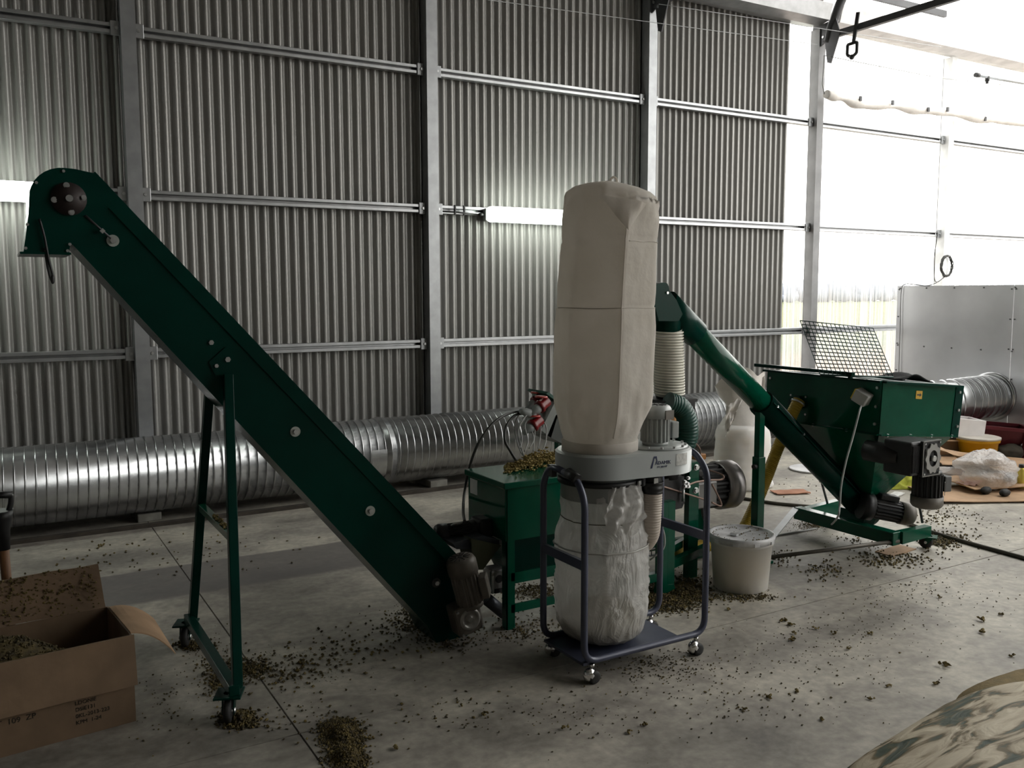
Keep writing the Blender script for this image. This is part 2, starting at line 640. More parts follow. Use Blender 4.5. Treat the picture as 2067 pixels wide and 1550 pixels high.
ce = Thing('ceiling', 'dark corrugated roof over the closed bays', None, (0, 0, 4.7), kind='structure')
for (ya, yb) in ((RIDGE[0], 7.2), (-5.2, RIDGE[0])):
    b = MB()
    n = 700
    vs, fs = [], []
    for i in range(n + 1):
        x = -6 + 14.1 * i / n
        zz = .0125 * math.cos(2 * pi * x / .158)
        vs += [(x, ya, roof_z(ya) + zz), (x, yb, roof_z(yb) + zz)]
    for i in range(n):
        fs.append((2 * i, 2 * i + 2, 2 * i + 3, 2 * i + 1))
    ce.part('roof_sheet', b.add(vs, fs, True), CORR)
wl = obj('wall_left', corr_sheet(0, 12.6, 0, 6.7, 0), CORR)
wl.rotation_euler = (0, 0, pi / 2); wl.location = (-6, -5.3, 0)
wl['kind'] = 'structure'; wl['label'] = 'corrugated end wall out of view on the left'
wr = obj('wall_rear', corr_sheet(-6, 8.1, 0, 4.8, -5.25), CORR)
wr['kind'] = 'structure'; wr['label'] = 'corrugated wall out of view behind the camera'


# translucent bays
def node_poly():
    m = bpy.data.materials.new('polycarbonate')
    m.use_nodes = True
    nt = m.node_tree
    N, Lk = nt.nodes, nt.links
    N.remove(N['Principled BSDF'])
    out = N['Material Output']
    tr = N.new('ShaderNodeBsdfTransparent'); tr.inputs[0].default_value = (.93, .95, .93, 1)
    tl = N.new('ShaderNodeBsdfTranslucent'); tl.inputs[0].default_value = (.85, .86, .84, 1)
    mx = N.new('ShaderNodeMixShader'); mx.inputs[0].default_value = .38
    wv = N.new('ShaderNodeTexNoise'); wv.inputs['Scale'].default_value = 6
    mp = N.new('ShaderNodeMapping'); mp.inputs['Scale'].default_value = (9, 9, .12)
    tc = N.new('ShaderNodeNewGeometry')
    Lk.new(tc.outputs['Position'], mp.inputs[0]); Lk.new(mp.outputs[0], wv.inputs['Vector'])
    mr = N.new('ShaderNodeMapRange'); mr.inputs['From Min'].default_value = .3; mr.inputs['From Max'].default_value = .7
    mr.inputs['To Min'].default_value = .12; mr.inputs['To Max'].default_value = .48
    Lk.new(wv.outputs['Fac'], mr.inputs['Value']); Lk.new(mr.outputs[0], mx.inputs[0])
    Lk.new(tr.outputs[0], mx.inputs[1]); Lk.new(tl.outputs[0], mx.inputs[2])
    Lk.new(mx.outputs[0], out.inputs['Surface'])
    return m


POLY = node_poly()
win = Thing('window_1', 'bright translucent polycarbonate wall beyond the last corrugated sheet', None, (8, 7.16, 0), kind='structure')
xe = [END + .01, 8.12, 9.22, 10.44, 11.62, 12.8, 15.2, 17.6, 20.5]
for a, c in zip(xe[:-1], xe[1:]):
    win.part('pane', MB().grid(lambda u, v: (a + .006 + (c - a - .012) * u, 7.16 + .004 * math.sin((a + (c - a) * u) * 60), .07 + 4.6 * v), max(4, int((c - a) * 40)), 1), POLY)
    if a > 9:
        win.part('glazing_bar', MB().box2((a - .008, 7.135, .07), (a + .008, 7.15, 4.6)), WHITEP)
win2 = Thing('window_2', 'translucent end wall of the glazed bays, out of view', None, (20.5, 1, 0), kind='structure')
win2.part('pane', MB().grid(lambda u, v: (20.5, -5.2 + 12.4 * u, .05 + 5.4 * v), 4, 2), POLY)
win3 = Thing('window_3', 'translucent rear wall of the glazed bays, out of view', None, (14, -5.2, 0), kind='structure')
win3.part('pane', MB().grid(lambda u, v: (8.1 + 12.4 * u, -5.2, .05 + 4.6 * v), 4, 2), POLY)
rf = Thing('window_4', 'white translucent roof glazing above the bright bays', None, (14, 1, 4.7), kind='structure')
for (ya, yb) in ((RIDGE[0], 7.2), (-5.2, RIDGE[0])):
    for i in range(5):
        a = 8.14 + 2.48 * i
        rf.part('pane', MB().grid(lambda u, v: (a + 2.44 * u, ya + (yb - ya) * v, roof_z(ya + (yb - ya) * v)), 2, 2), POLY)

# outside ground
gm = bpy.data.materials.new('field')
gm.use_nodes = True
_n, _l = gm.node_tree.nodes, gm.node_tree.links
_g = _n.new('ShaderNodeNewGeometry'); _s = _n.new('ShaderNodeSeparateXYZ'); _l.new(_g.outputs['Position'], _s.inputs[0])
_nz = _n.new('ShaderNodeTexNoise'); _nz.inputs['Scale'].default_value = .6
_l.new(_g.outputs['Position'], _nz.inputs['Vector'])
_a = _n.new('ShaderNodeMath'); _a.operation = 'MULTIPLY_ADD'; _a.inputs[1].default_value = 4.0
_l.new(_nz.outputs['Fac'], _a.inputs[0]); _l.new(_s.outputs['Y'], _a.inputs[2])
_r2 = _n.new('ShaderNodeValToRGB')
_mr = _n.new('ShaderNodeMapRange'); _mr.inputs['From Min'].default_value = 7; _mr.inputs['From Max'].default_value = 90
_l.new(_a.outputs[0], _mr.inputs['Value']); _l.new(_mr.outputs[0], _r2.inputs['Fac'])
cr = _r2.color_ramp
cr.elements[0].position = 0; cr.elements[0].color = (0.1080, 0.0540, 0.0360, 1)
cr.elements[1].position = 1; cr.elements[1].color = (0.0792, 0.0936, 0.0252, 1)
e = cr.elements.new(.12); e.color = (0.1008, 0.0612, 0.0360, 1)
e = cr.elements.new(.2); e.color = (0.0468, 0.0612, 0.0252, 1)
e = cr.elements.new(.5); e.color = (0.0936, 0.0936, 0.0252, 1)
_l.new(_r2.outputs[0], _n['Principled BSDF'].inputs['Base Color'])
_n['Principled BSDF'].inputs['Roughness'].default_value = .95
go = obj('outside_ground', MB().box2((-120, -120, -.6), (160, 200, -.32)), gm)
go['kind'] = 'structure'; go['label'] = 'bare brown soil and green field outside the translucent wall'
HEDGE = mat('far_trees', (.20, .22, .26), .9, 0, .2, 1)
hb = MB()
rnd = random.Random(5)
for i in range(150):
    x = 60 + i * .9 + rnd.uniform(-.6, .6)
    h = rnd.uniform(1.5, 4.5)
    hb.ball((x, 112 + rnd.uniform(-2, 2), h * .5 - .3), 1, 8, 6, None, (1.6, 1.2, h * .5))
solo('far_tree_line', hb, HEDGE, 'pale row of distant trees seen through the translucent wall', 'trees', (120, 112, 0), kind='stuff')

# roof truss at the last post
TX = 8.02


def truss(x, label):
    t = Thing('roof_truss', label, 'truss', (x + .03, 7.0, 4.3), 'roof trusses')
    b = MB().beam((x, 6.84, 4.36), (x, -4.9, 4.40), .05, .065)
    t.part('bottom_chord', b, DKSTEEL)
    arc = [(x, 6.98 - 3.6 * (1 - math.cos(a)) - .0, 4.28 + 1.15 * math.sin(a)) for a in [i / 16 * 1.45 for i in range(17)]]
    arc = [(x, 6.93, 4.30), (x, 6.86, 4.50), (x, 6.66, 4.82), (x, 6.2, 5.04), (x, 5.0, 5.35), (x, 3.2, 5.75), (x, 1.0, 6.3)]
    t.part('top_brace', MB().tube(bezier(arc, 6), .05, 8), DKSTEEL)
    t.part('gusset_plate', MB().prism([(x - .03, 7.10, 4.62), (x - .03, 7.12, 4.36), (x - .03, 7.0, 4.27), (x - .03, 6.94, 4.30), (x - .03, 6.90, 4.08), (x - .03, 6.85, 4.06), (x - .03, 6.74, 4.36), (x - .03, 6.80, 4.52), (x - .03, 7.0, 4.5)], (.012, 0, 0)), DKSTEEL)
    for (y, z) in ((7.06, 4.52), (7.05, 4.40), (6.96, 4.36)):
        bolt(t, (x - .031, y, z), (-1, 0, 0), .014)
    for i in range(1, 6):
        y = 6.84 - i * 1.5
        zt = roof_z(y) - .38
        t.part('hanger', MB().beam((x, y, 4.4), (x, y - .25, zt), .03, .03), DKSTEEL)
    return t


truss(TX + .05, 'dark steel roof truss meeting the post at the end of the corrugated wall')
truss(posts_x[3] + .05, 'dark steel truss end with gusset plate above the filter bag')
for (y, x0, x1) in ((6.72, 8.2, 9.8), (5.2, 8.2, 12.9), (4.2, 8.2, 13.5)):
    solo('purlin', MB().box2((x0, y - .02, roof_z(y) - .10), (x1, y + .02, roof_z(y) - .03)), DKSTEEL,
         {6.72: 'thin roof purlin nearest the wall under the white roof', 5.2: 'thin middle roof purlin under the white roof', 4.2: 'thin roof purlin farthest from the wall'}[y], 'purlin', (x0, y, roof_z(y)))
# clamp hanging on the chord
cl = Thing('hanging_clamp', 'black screw clamp hanging from the truss chord', 'clamp', (TX, 6.53, 4.38))
cl.part('strap', MB().beam((TX, 6.50, 4.50), (TX + .0, 6.545, 4.20), .014, .04), BLACKM)
lp = [(TX, 6.50, 4.20), (TX, 6.62, 4.20), (TX, 6.62, 4.09), (TX, 6.56, 4.06), (TX, 6.50, 4.09), (TX, 6.50, 4.20)]
cl.part('loop', MB().tube(fillet([Vector(p) for p in lp], .02), .017, 8).ball((TX, 6.56, 4.06), .028, 8, 6), BLACKM)
# pipe end with nozzle
pp = Thing('water_pipe', 'thin pipe with a small nozzle at its end, high up at the right', 'pipe', (10.1, 6.5, 4.11))
pp.part('tube', MB().tube([aty(1972, 152, 6.5), aty(2067, 168, 6.5) + Vector((.0, 0, 0)), aty(2067, 168, 6.5) + Vector((3, 0, .04))], .018, 8), GALVP)
pn = aty(1993, 158, 6.5)
pp.part('nozzle', MB().lathe(pn + Vector((0, 0, .02)), (0, 0, -1), [(0, .026), (.05, .026), (.06, .016), (.08, .016)], 10), BLACK)
pp.part('end_cap', MB().cyl(aty(1969, 151, 6.5), aty(1976, 152, 6.5), .026, n=10), BLACK)
# wires
for i, (pts, lab) in enumerate([
    ([aty(1330, 8, 6.6), aty(1640, 55, 6.6), aty(1900, 95, 6.6)], 'thin tension wire crossing the top of the wall'),
    ([aty(700, -40, 6.5), aty(1280, 40, 6.5), aty(1650, 90, 6.5)], 'thin tension wire below the first one at the top'),
]):
    solo('tension_wire', MB().tube(bezier(pts, 6), .003, 4), GALVP, lab, 'wire', pts[0])
# rolled up curtain
CURT = mat('white_film', (.72, .68, .64), .5, 0, .12, 6, .25, 12)
rc = Thing('rolled_curtain', 'rolled up white film curtain sagging under the roof edge', 'curtain', (8.1, 6.85, 3.7))
cpts = bezier([aty(1668, 190, 6.85), aty(1700, 199, 6.85), aty(1740, 211, 6.85), aty(1800, 214, 6.85), aty(1860, 222, 6.85), aty(1915, 228, 6.85), aty(1990, 240, 6.85), aty(2067, 249, 6.85), aty(2067, 249, 6.85) + Vector((4, 0, .1))], 8)
rc.part('roll', MB().tube(cpts, .05, 10, True, lambda t: .045 + .02 * math.sin(t * 37) * math.sin(t * 11)), CURT)
for px, py in ((1737, 199), (1802, 207), (1874, 221), (1913, 221), (1989, 240)):
    rc.part('clip', MB().box(aty(px, py, 6.79), (.03, .02, .05)), DKSTEEL)
rc.part('cord', MB().tube([aty(1664, 112, 6.85), aty(1660, 170, 6.85), aty(1664, 190, 6.85)], .006, 5), CABLEG)
rc.part('guide_wire', MB().tube([aty(1664, 112, 6.85), aty(1900, 158, 6.85), aty(2067, 175, 6.85)], .004, 5), CABLEG)

# ================================================================ things along the wall
UPV = Vector((0, 0, 1))
# ---- spiral duct
DR, DY, DZ = .265, 6.70, .325
duct = Thing('spiral_duct', 'long spiral-seamed galvanised duct lying along the corrugated wall', 'duct', (2, DY, 0))


def spiral(x0, x1, r, pitch, ph=0.0, seg=26):
    n = int((x1 - x0) / pitch * seg)
    rs = []
    for i in range(n + 1):
        x = x0 + (x1 - x0) * i / n
        t = 2 * pi * (x - x0) / pitch + ph
        d = Vector((0, math.sin(t), math.cos(t)))
        c = Vector((x, DY, DZ))
        rs.append([c + d * (r - .002) + Vector((-.007, 0, 0)), c + d * (r + .005) + Vector((-.003, 0, 0)), c + d * (r + .005) + Vector((.003, 0, 0)), c + d * (r - .002) + Vector((.007, 0, 0))])
    return MB().rings(rs, True, True, True, True)


JXD = aty(785, 900, 6.5).x
for (a, c) in ((-4.5, JXD - .004), (JXD + .004, 7.25)):
    sec = duct.part('duct_section', MB().lathe((a, DY, DZ), (1, 0, 0), [(0, DR), (c - a, DR)], 56), GALVD)
    duct.part('spiral_seam', spiral(a + .02, c - .02, DR, .062), GALVD, sec)
col = duct.part('collar', MB().lathe((JXD - .04, DY, DZ), (1, 0, 0), [(0, DR), (0, DR + .006), (.035, DR + .006), (.035, DR + .012), (.045, DR + .012), (.045, DR + .006), (.08, DR + .006), (.08, DR)], 56), GALVD)
duct.part('patch_plate', MB().grid(lambda u, v: (JXD - .17 + .13 * u, DY - (DR + .004) * math.sin(1.35 + .85 * v), DZ + (DR + .004) * math.cos(1.35 + .85 * v)), 2, 10), GALVD)
# flexible elbow into the sheet metal box
el = Thing('duct_elbow', 'short ringed duct going into the sheet metal box behind the hopper', 'duct', (8.2, 5.4, .3))
ep = bezier([(7.255, 6.70, .325), (7.45, 6.62, .34), (7.7, 6.25, .40), (7.9, 5.75, .46), (8.2, 5.45, .50), (8.5, 5.36, .52), (8.815, 5.33, .53)], 16)
el.part('bend', MB().tube(ep, .23, 28, False, lambda t: .262 - .045 * min(1, t * 2)), GALVD)
for k in range(40, len(ep) - 1, 4):
    d = (ep[min(k + 1, len(ep) - 1)] - ep[k - 1]).normalized()
    rr = .262 - .045 * min(1, k / (len(ep) - 1) * 2)
    el.part('ring', MB().lathe(ep[k] - d * .008, d, [(0, rr), (.004, rr + .009), (.012, rr + .009), (.016, rr)], 28), GALVD)
el.part('flange', MB().lathe((8.80, 5.33, .53), (1, 0, 0), [(0, .218), (0, .25), (.012, .25)], 28), GALVD)
for px, py, lab in ((884, 983, 'concrete block under the duct behind the green box'), (300, 1052, 'concrete block under the duct near the elevator stand')):
    p = atz(px, py, 0)
    b = MB().box((p.x, p.y + .13, .029), (.16, .28, .058), Matrix.Rotation(.05, 3, 'Z'), .006)
    solo('concrete_block', b, CONC, lab, 'block', (p.x, p.y + .13, 0), 'blocks under the duct')
p0 = atz(1405, 905, 0)
solo('shade_dirt_strip', MB().box((1.2, 6.46, .012), (6.6, .05, .024)), mat('shade_and_dirt', (.06, .05, .04), .9, 0, .3, 10), 'dark batten lying along the foot of the duct', 'stripe', (1.2, 6.46, 0))  # thin dark strips stand in for the shade and dirt under the duct
solo('shade_dirt_strip', MB().box((6.0, 6.46, .012), (2.4, .05, .024)), mat('shade_and_dirt', (.06, .05, .04)), 'dark batten standing for shade and dirt at the duct between the filter unit and the sack', 'stripe', (6.0, 6.46, 0))

# ---- wall luminaires
lm = bpy.data.materials.new('lit_diffuser')
lm.use_nodes = True
_n = lm.node_tree.nodes
_n.remove(_n['Principled BSDF'])
_e = _n.new('ShaderNodeEmission'); _e.inputs[0].default_value = (.93, 1.0, .90, 1); _e.inputs[1].default_value = LAMP
lm.node_tree.links.new(_e.outputs[0], _n['Material Output'].inputs[0])


def luminaire(x0, x1, label):
    z = 2.285
    t = Thing('wall_luminaire', label, 'lamp', ((x0 + x1) / 2, 7.0, z), 'wall luminaires')
    t.part('housing', MB().box2((x0, 6.995, z - .055), (x1, 7.06, z + .055), .012), LGREY)
    t.part('diffuser', MB().box2((x0 + .006, 6.905, z - .066), (x1 - .006, 6.995, z + .066), .02), lm)
    t.part('mounting_clip', MB().box2((x0 + .2, 7.06, z - .02), (x0 + .24, 7.1, z + .06)), GALV)
    t.part('mounting_clip', MB().box2((x1 - .24, 7.06, z - .02), (x1 - .2, 7.1, z + .06)), GALV)
    t.part('cable_gland', MB().cyl((x0, 7.03, z), (x0 - .05, 7.03, z), .014, n=10), BLACK)
    return t


luminaire(3.845, 5.10, 'lit strip luminaire on the rail beside the white filter bag')
luminaire(-.92, .345, 'lit strip luminaire cut by the left edge behind the elevator head')
cbt = Thing('lamp_cable', 'black cable with ties running along the rail to the luminaire', 'cable', (3.6, 7.06, 2.3))
cbt.part('cable', MB().tube([(3.40, 7.065, 2.30), (3.6, 7.064, 2.298), (3.80, 7.045, 2.285)], .007, 6), CABLEB)
for x in (3.575, 3.665):
    cbt.part('cable_tie', MB().box2((x - .006, 7.055, 2.275), (x + .006, 7.075, 2.36)), BLACK)

# ---- sheet metal box (enclosure) on the right
bx = Thing('wall_right', 'low enclosure of shiny galvanised sheets at the right', None, (8.82, 4, 0), kind='structure')
ys = [6.485, 5.16, 3.9, 2.65, 1.4, .15, -1.1, -2.35]
for a, c in zip(ys[:-1], ys[1:]):
    bx.part('metal_sheet', MB().box2((8.82, c + .002, .01), (8.832, a - .002, 1.66)), GALVS)
bx.part('side_sheet', MB().box2((8.832, 6.47, .01), (11.2, 6.482, 1.655)), GALVS)
bx.part('top_sheet', MB().box2((8.832, -2.35, 1.64), (11.2, 6.47, 1.652)), GALVS)
sb = MB()
for yc in (6.46, 5.185, 5.14, 3.9, 2.65):
    for z in [.12 + i * .3 for i in range(6)]:
        sb.cyl((8.822, yc, z), (8.813, yc, z), .008, n=6)
for z in (1.635, 1.0, .06):
    for i in range(24):
        sb.cyl((8.822, 6.45 - i * .325, z), (8.813, 6.45 - i * .325, z), .008, n=6)
bx.part('screws', sb, DKSTEEL, stuff=True)
# wires and coil on the post above the enclosure
cw = Thing('coiled_wire', 'coil of dark wire hung on the pale post above the metal box', 'wire', (10.3, 6.98, 1.9))
cc = aty(1911, 537, 6.97)
cp = []
for i in range(160):
    t = i / 159 * 2 * pi * 6
    k = 1 + .08 * math.sin(i * .37)
    cp.append(cc + Vector((.085 * k * math.cos(t) * 1.3, .012 * math.sin(i * .9), .125 * k * math.sin(t))))
cw.part('coil', MB().tube(cp, .006, 5), CABLEB)
cw.part('tail', MB().tube(bezier([cc + Vector((0, 0, -.12)), aty(1888, 568, 6.97), aty(1886, 520, 6.97), aty(1893, 470, 6.97)], 6), .005, 5), CABLEB)
pw = bezier([atx(1890, 571, 8.78), atx(1870, 577, 8.80), atx(1845, 574, 8.80), atx(1826, 574, 8.80), atx(1819, 590, 8.80), atx(1817, 660, 8.80), atx(1814, 760, 8.80)], 6)
solo('thin_wire', MB().tube(pw, .004, 4), CABLEB, 'thin dark wire draped over the corner of the metal box', 'wire', pw[0])

# ================================================================ machine helpers
def motor(t, a, axis, r, L, m, cowl=None, fins=20, box_dir=None, name='motor', box_m=None, label=None):
    """finned electric motor from flange end a along axis; fan cowl at the far end"""
    a, d = Vector(a), Vector(axis).normalized()
    prof = [(0, r * .62), (.02 * L, r * .8), (.1 * L, r * .84), (.1 * L, r), (.66 * L, r)]
    b = MB()
    b.lathe(a, d, [(0, r * .55), (.0, r * .86), (.09 * L, r * .88)], 28)
    b.lathe(a, d, [(.09 * L, r * .98), (.70 * L, r * .98)], fins * 4, True, True, False,
            rf=lambda tt, h: 1.0 if (int(round(tt / (2 * pi) * fins * 4)) % 4) < 2 else .88)
    o = t.part(name, b, m, None, label)
    c = MB().lathe(a, d, [(.68 * L, r * .95), (.68 * L, r * 1.05), (.90 * L, r * 1.05), (.97 * L, r * .93), (1.0 * L, r * .78), (1.0 * L, r * .3)], 28)
    t.part('fan_cowl', c, cowl or m, o)
    g = MB()
    u, q = MB.frame(d)
    for k in range(12):
        tt = 2 * pi * k / 12
        e = u * math.cos(tt) + q * math.sin(tt)
        g.beam(a + d * (L * 1.003) + e * r * .25, a + d * (L * 1.003) + e * r * .72, r * .07, r * .03, d)
    g.cyl(a + d * L, a + d * (L + r * .05), r * .16, n=12)
    t.part('fan_grille', g, BLACK if m is not BLACKM else MOTGREY, o)
    if box_dir is not None:
        e = Vector(box_dir)
        e = (e - d * e.dot(d)).normalized()
        s = d.cross(e)
        rot = Matrix((d, s, e)).transposed()
        t.part('terminal_box', MB().box(a + d * L * .36 + e * r * 1.22, (L * .42, r * 1.1, r * .55), rot, r * .08), box_m or m, o)
    return o


def caster(t, p, r, h, m, dirv=(1, 0, 0), wheel=RUBBER, hub=ZINC, wd=.03, plate=.09):
    """swivel caster with its contact point p on the floor"""
    p = Vector(p)
    d = Vector(dirv).normalized()
    s = Vector((-d.y, d.x, 0))
    c = p + UPV * r
    f = MB()
    top = p + UPV * h + d * r * .5
    f.box(top - UPV * .004, (plate, plate, .008), Matrix((d, s, UPV)).transposed(), .002)
    for k in (-1, 1):
        o = s * (wd / 2 + .006) * k
        f.prism([c + o - d * r * .28 - UPV * r * .25, c + o + d * r * .28 - UPV * r * .25, top + o + d * r * .55 - UPV * .008, top + o - d * r * .55 - UPV * .008], s * .004 * k)
    f.cyl(top - UPV * .025, top, r * .45, n=14)
    o = t.part('caster', f, m)
    wv = t.part('wheel', MB().lathe(c - s * wd / 2, s, [(0, r * .5), (0, r * .86), (wd * .2, r), (wd * .8, r), (wd, r * .86), (wd, r * .5)], 22), wheel, o)
    t.part('axle', MB().cyl(c - s * (wd / 2 + .014), c + s * (wd / 2 + .014), r * .22, n=10), hub, o)
    return o


def crumb_mb(pts, seed=1):
    """pts: list of (Vector centre-on-surface, size)"""
    rn = random.Random(seed)
    b = MB()
    base = [(1, 0, 0), (-1, 0, 0), (0, 1, 0), (0, -1, 0), (0, 0, 1), (0, 0, -1)]
    fs = [(0, 2, 4), (2, 1, 4), (1, 3, 4), (3, 0, 4), (2, 0, 5), (1, 2, 5), (3, 1, 5), (0, 3, 5)]
    for p, s in pts:
        a = rn.uniform(0, 2 * pi)
        ca, sa = math.cos(a), math.sin(a)
        sx, sy, sz = s * rn.uniform(.7, 1.4), s * rn.uniform(.6, 1.1), s * rn.uniform(.45, .85)
        vs = []
        for (x, y, z) in base:
            x, y, z = x * sx * rn.uniform(.75, 1.2), y * sy * rn.uniform(.75, 1.2), z * sz
            vs.append(p + Vector((x * ca - y * sa, x * sa + y * ca, z + sz * .75)))
        b.add(vs, fs, False)
    return b


def fast_mesh(name, b, off):
    me = bpy.data.meshes.new(name)
    me.from_pydata([p - off for p in b.v], [], b.f)
    me.update()
    return me


# ================================================================ inclined elevator (green conveyor)
EY0, EY1 = 3.58, 3.83
ev = Thing('inclined_elevator', 'dark green inclined bucket elevator on a wheeled A-frame stand', 'conveyor', (1.7, 3.7, 0))


def XZ(p, y):
    return Vector((p[0], y, p[1]))


body = [(.30, 1.99), (.354, 2.029), (1.835, .352), (1.835, .22), (1.70, .055), (1.655, .09), (.277, 1.778), (.22, 1.85)]
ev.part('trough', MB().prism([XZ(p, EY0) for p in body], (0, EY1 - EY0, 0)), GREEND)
n_ = Vector((.75, 0, .661)); dn = Vector((.661, 0, -.75))
u0, u1 = Vector((.36, 0, 2.032)), Vector((1.838, 0, .356))
lid = MB()
for y in (EY0 - .006, EY1):
    lid.prism([Vector((0, y, 0)) + u0, Vector((0, y, 0)) + u1, Vector((0, y, 0)) + u1 - n_ * .048, Vector((0, y, 0)) + u0 - n_ * .048], (0, .006, 0))
lid.prism([Vector((0, EY0 - .006, 0)) + u0, Vector((0, EY0 - .006, 0)) + u1, Vector((0, EY0 - .006, 0)) + u1 + n_ * .006, Vector((0, EY0 - .006, 0)) + u0 + n_ * .006], (0, EY1 - EY0 + .012, 0))
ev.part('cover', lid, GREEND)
l0, l1 = Vector((.285, EY0 - .004, 1.768)), Vector((1.66, EY0 - .004, .085))
ev.part('lower_flange', MB().prism([l0, l1, l1 + n_ * .012, l0 + n_ * .012], (0, EY1 - EY0 + .008, 0)), GREEND)
# head hood
hc = Vector((.262, 0, 1.93))
arc = [(hc.x + .112 * math.cos(a), hc.z + .112 * math.sin(a)) for a in [math.radians(q) for q in range(170, 80, -12)]]
hood = [(.123, 1.742), (.146, 1.88)] + arc + [(.30, 2.040), (.356, 2.030), (.43, 1.945), (.30, 1.785), (.270, 1.772), (.266, 1.737)]
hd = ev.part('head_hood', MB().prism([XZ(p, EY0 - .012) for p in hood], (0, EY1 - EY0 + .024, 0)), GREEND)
ev.part('outlet_flange', MB().box2((.112, EY0 - .02, 1.738), (.272, EY1 + .02, 1.746)), GREEND, hd)
for p in ((.262, 2.03), (.175, 1.985), (.140, 1.84), (.131, 1.758), (.262, 1.752), (.27, 1.775)):
    bolt(ev, (p[0], EY0 - .012, p[1]), (0, -1, 0), .0055, parent=hd)
br = ev.part('head_bearing', MB().lathe((.274, EY0 - .012, 1.934), (0, -1, 0), [(0, .058), (.008, .058), (.012, .035), (.02, .03), (.02, .001)], 28), mat('bearing_iron', (.022, .014, .013), .6, .2))
for k in range(4):
    a = k * pi / 2 + .12
    bolt(ev, (.274 + .047 * math.cos(a), EY0 - .02, 1.934 + .047 * math.sin(a)), (0, -1, 0), .008, parent=br, washer=.0105)
ev.part('shaft_end', MB().cyl((.274, EY0 - .03, 1.934), (.274, EY0 - .045, 1.934), .012, n=14), ZINC, br)
ev.part('tension_rod', MB().cyl((.325, EY0 - .015, 1.878), (.405, EY0 - .015, 1.800), .004, n=8), DKSTEEL)
ev.part('tension_nut', MB().box((.378, EY0 - .016, 1.825), (.014, .014, .014), Matrix.Rotation(.8, 3, 'Y')), ZINC)
WASH = mat('washer_disc', (.42, .45, .42), .4, .3)
for (x, z, wr, m_) in ((.413, 1.792, .0215, WASH), (1.068, 1.034, .021, WASH), (1.387, .661, .022, WASH), (1.698, .288, .022, mat('washer_dark', (.07, .08, .075), .5, .3))):
    b = MB().cyl((x, EY0, z), (x, EY0 - .004, z), wr, n=24)
    o = ev.part('washer_disc', b, m_)
    bolt(ev, (x, EY0 - .004, z), (0, -1, 0), .011, parent=o)
for (x, z, r_) in ((.747, 1.41, .010), (.806, 1.342, .011), (.762, 1.319, .008)):
    bolt(ev, (x, EY0 - (.006 if x != .747 else 0), z), (0, -1, 0), r_, .005)
ev.part('stand_plate', MB().prism([Vector((.735, EY0, 1.335)), Vector((.80, EY0, 1.39)), Vector((.855, EY0, 1.33)), Vector((.79, EY0, 1.275)), Vector((.755, EY0, 1.285))], (0, -.006, 0)), GREEND)
ev.part('strap', MB().tube(bezier([Vector((.178, EY0 - .02, 1.86)), Vector((.19, EY0 - .022, 1.80)), Vector((.200, EY0 - .018, 1.72)), Vector((.212, EY0 - .012, 1.655)), Vector((.206, EY0 - .01, 1.645)), Vector((.196, EY0 - .012, 1.69)), Vector((.19, EY0 - .016, 1.76))], 5), .0045, 5), BLACK)
ev.part('strap_hook', MB().ball((.209, EY0 - .012, 1.650), .009, 8, 6, None, (.8, .8, 1.8)), BLACK)
# stand
SX = .722
fy, by = 3.30, 4.14
zt = .125
ftop, btop = Vector((.80, EY0 - .028, 1.285)), Vector((.80, EY1 + .028, 1.285))
fbot, bbot = Vector((SX + .015, fy, zt)), Vector((SX + .015, by, zt))
for a, c in ((ftop, fbot), (btop, bbot)):
    ev.part('stand_leg', MB().beam(a, c, .036, .036, (1, 0, 0), .003), GREEND)
ev.part('base_bar', MB().beam((SX, fy - .02, zt), (SX, by + .02, zt), .04, .04, (0, 0, 1), .003), GREEND)
k = .53
ca, cb = ftop.lerp(fbot, k), btop.lerp(bbot, k)
ev.part('cross_bar', MB().beam(ca, cb, .03, .03, (0, 0, 1), .002), GREEN)
for y in (fy, by):
    caster(ev, (SX - .02, y, 0), .045, zt - .02, GREEND, (.4, .9, 0), wd=.026, plate=.10)
# foot, drive
ev.part('boot', MB().prism([(1.70, EY0 + .01, .0), (1.86, EY0 + .01, .0), (1.90, EY0 + .01, .12), (1.83, EY0 + .01, .25), (1.66, EY0 + .01, .085)], (0, .23, 0)), GREEND)
gc = aty(943, 1246, 3.50)
gx = (aty(972, 1232, 3.50) - gc).normalized(); gz = Vector((-gx.z, 0, gx.x))
grot = Matrix((gx, Vector((0, 1, 0)), gz)).transposed()
gb = ev.part('gearbox', MB().box(gc + Vector((0, .02, 0)), (.13, .10, .14), grot, .012), MOTGREY)
ev.part('output_flange', MB().lathe(gc + Vector((0, -.028, 0)), (0, -1, 0), [(0, .052), (.004, .052), (.008, .044), (.008, .036), (.002, .034), (.002, .012), (.012, .012)], 28), mat('flange_iron', (.34, .33, .31), .35, .6), gb)
for sx in (-1, 1):
    for sz in (-1, 1):
        bolt(ev, gc + gx * .052 * sx + gz * .057 * sz + Vector((0, -.03, 0)), (0, -1, 0), .006, parent=gb)
m0, m1 = aty(952, 1222, 3.50), aty(930, 1132, 3.50)
motor(ev, m0, m1 - m0, .066, (m1 - m0).length + .02, MOTGREY, MOTGREY, 18, (1, -.7, 0), 'drive_motor')

# crumbs on the stand cross bar
rn = random.Random(3)
cr_ = [(ca.lerp(cb, rn.uniform(.15, .55)) + Vector((rn.uniform(-.012, .012), 0, .014)), rn.uniform(.004, .009)) for _ in range(60)]
solo('crumbs_on_bar', crumb_mb(cr_, 4), CRUMB, 'small heap of crumbs on the cross bar of the elevator stand', 'crumbs', ca, kind='stuff')

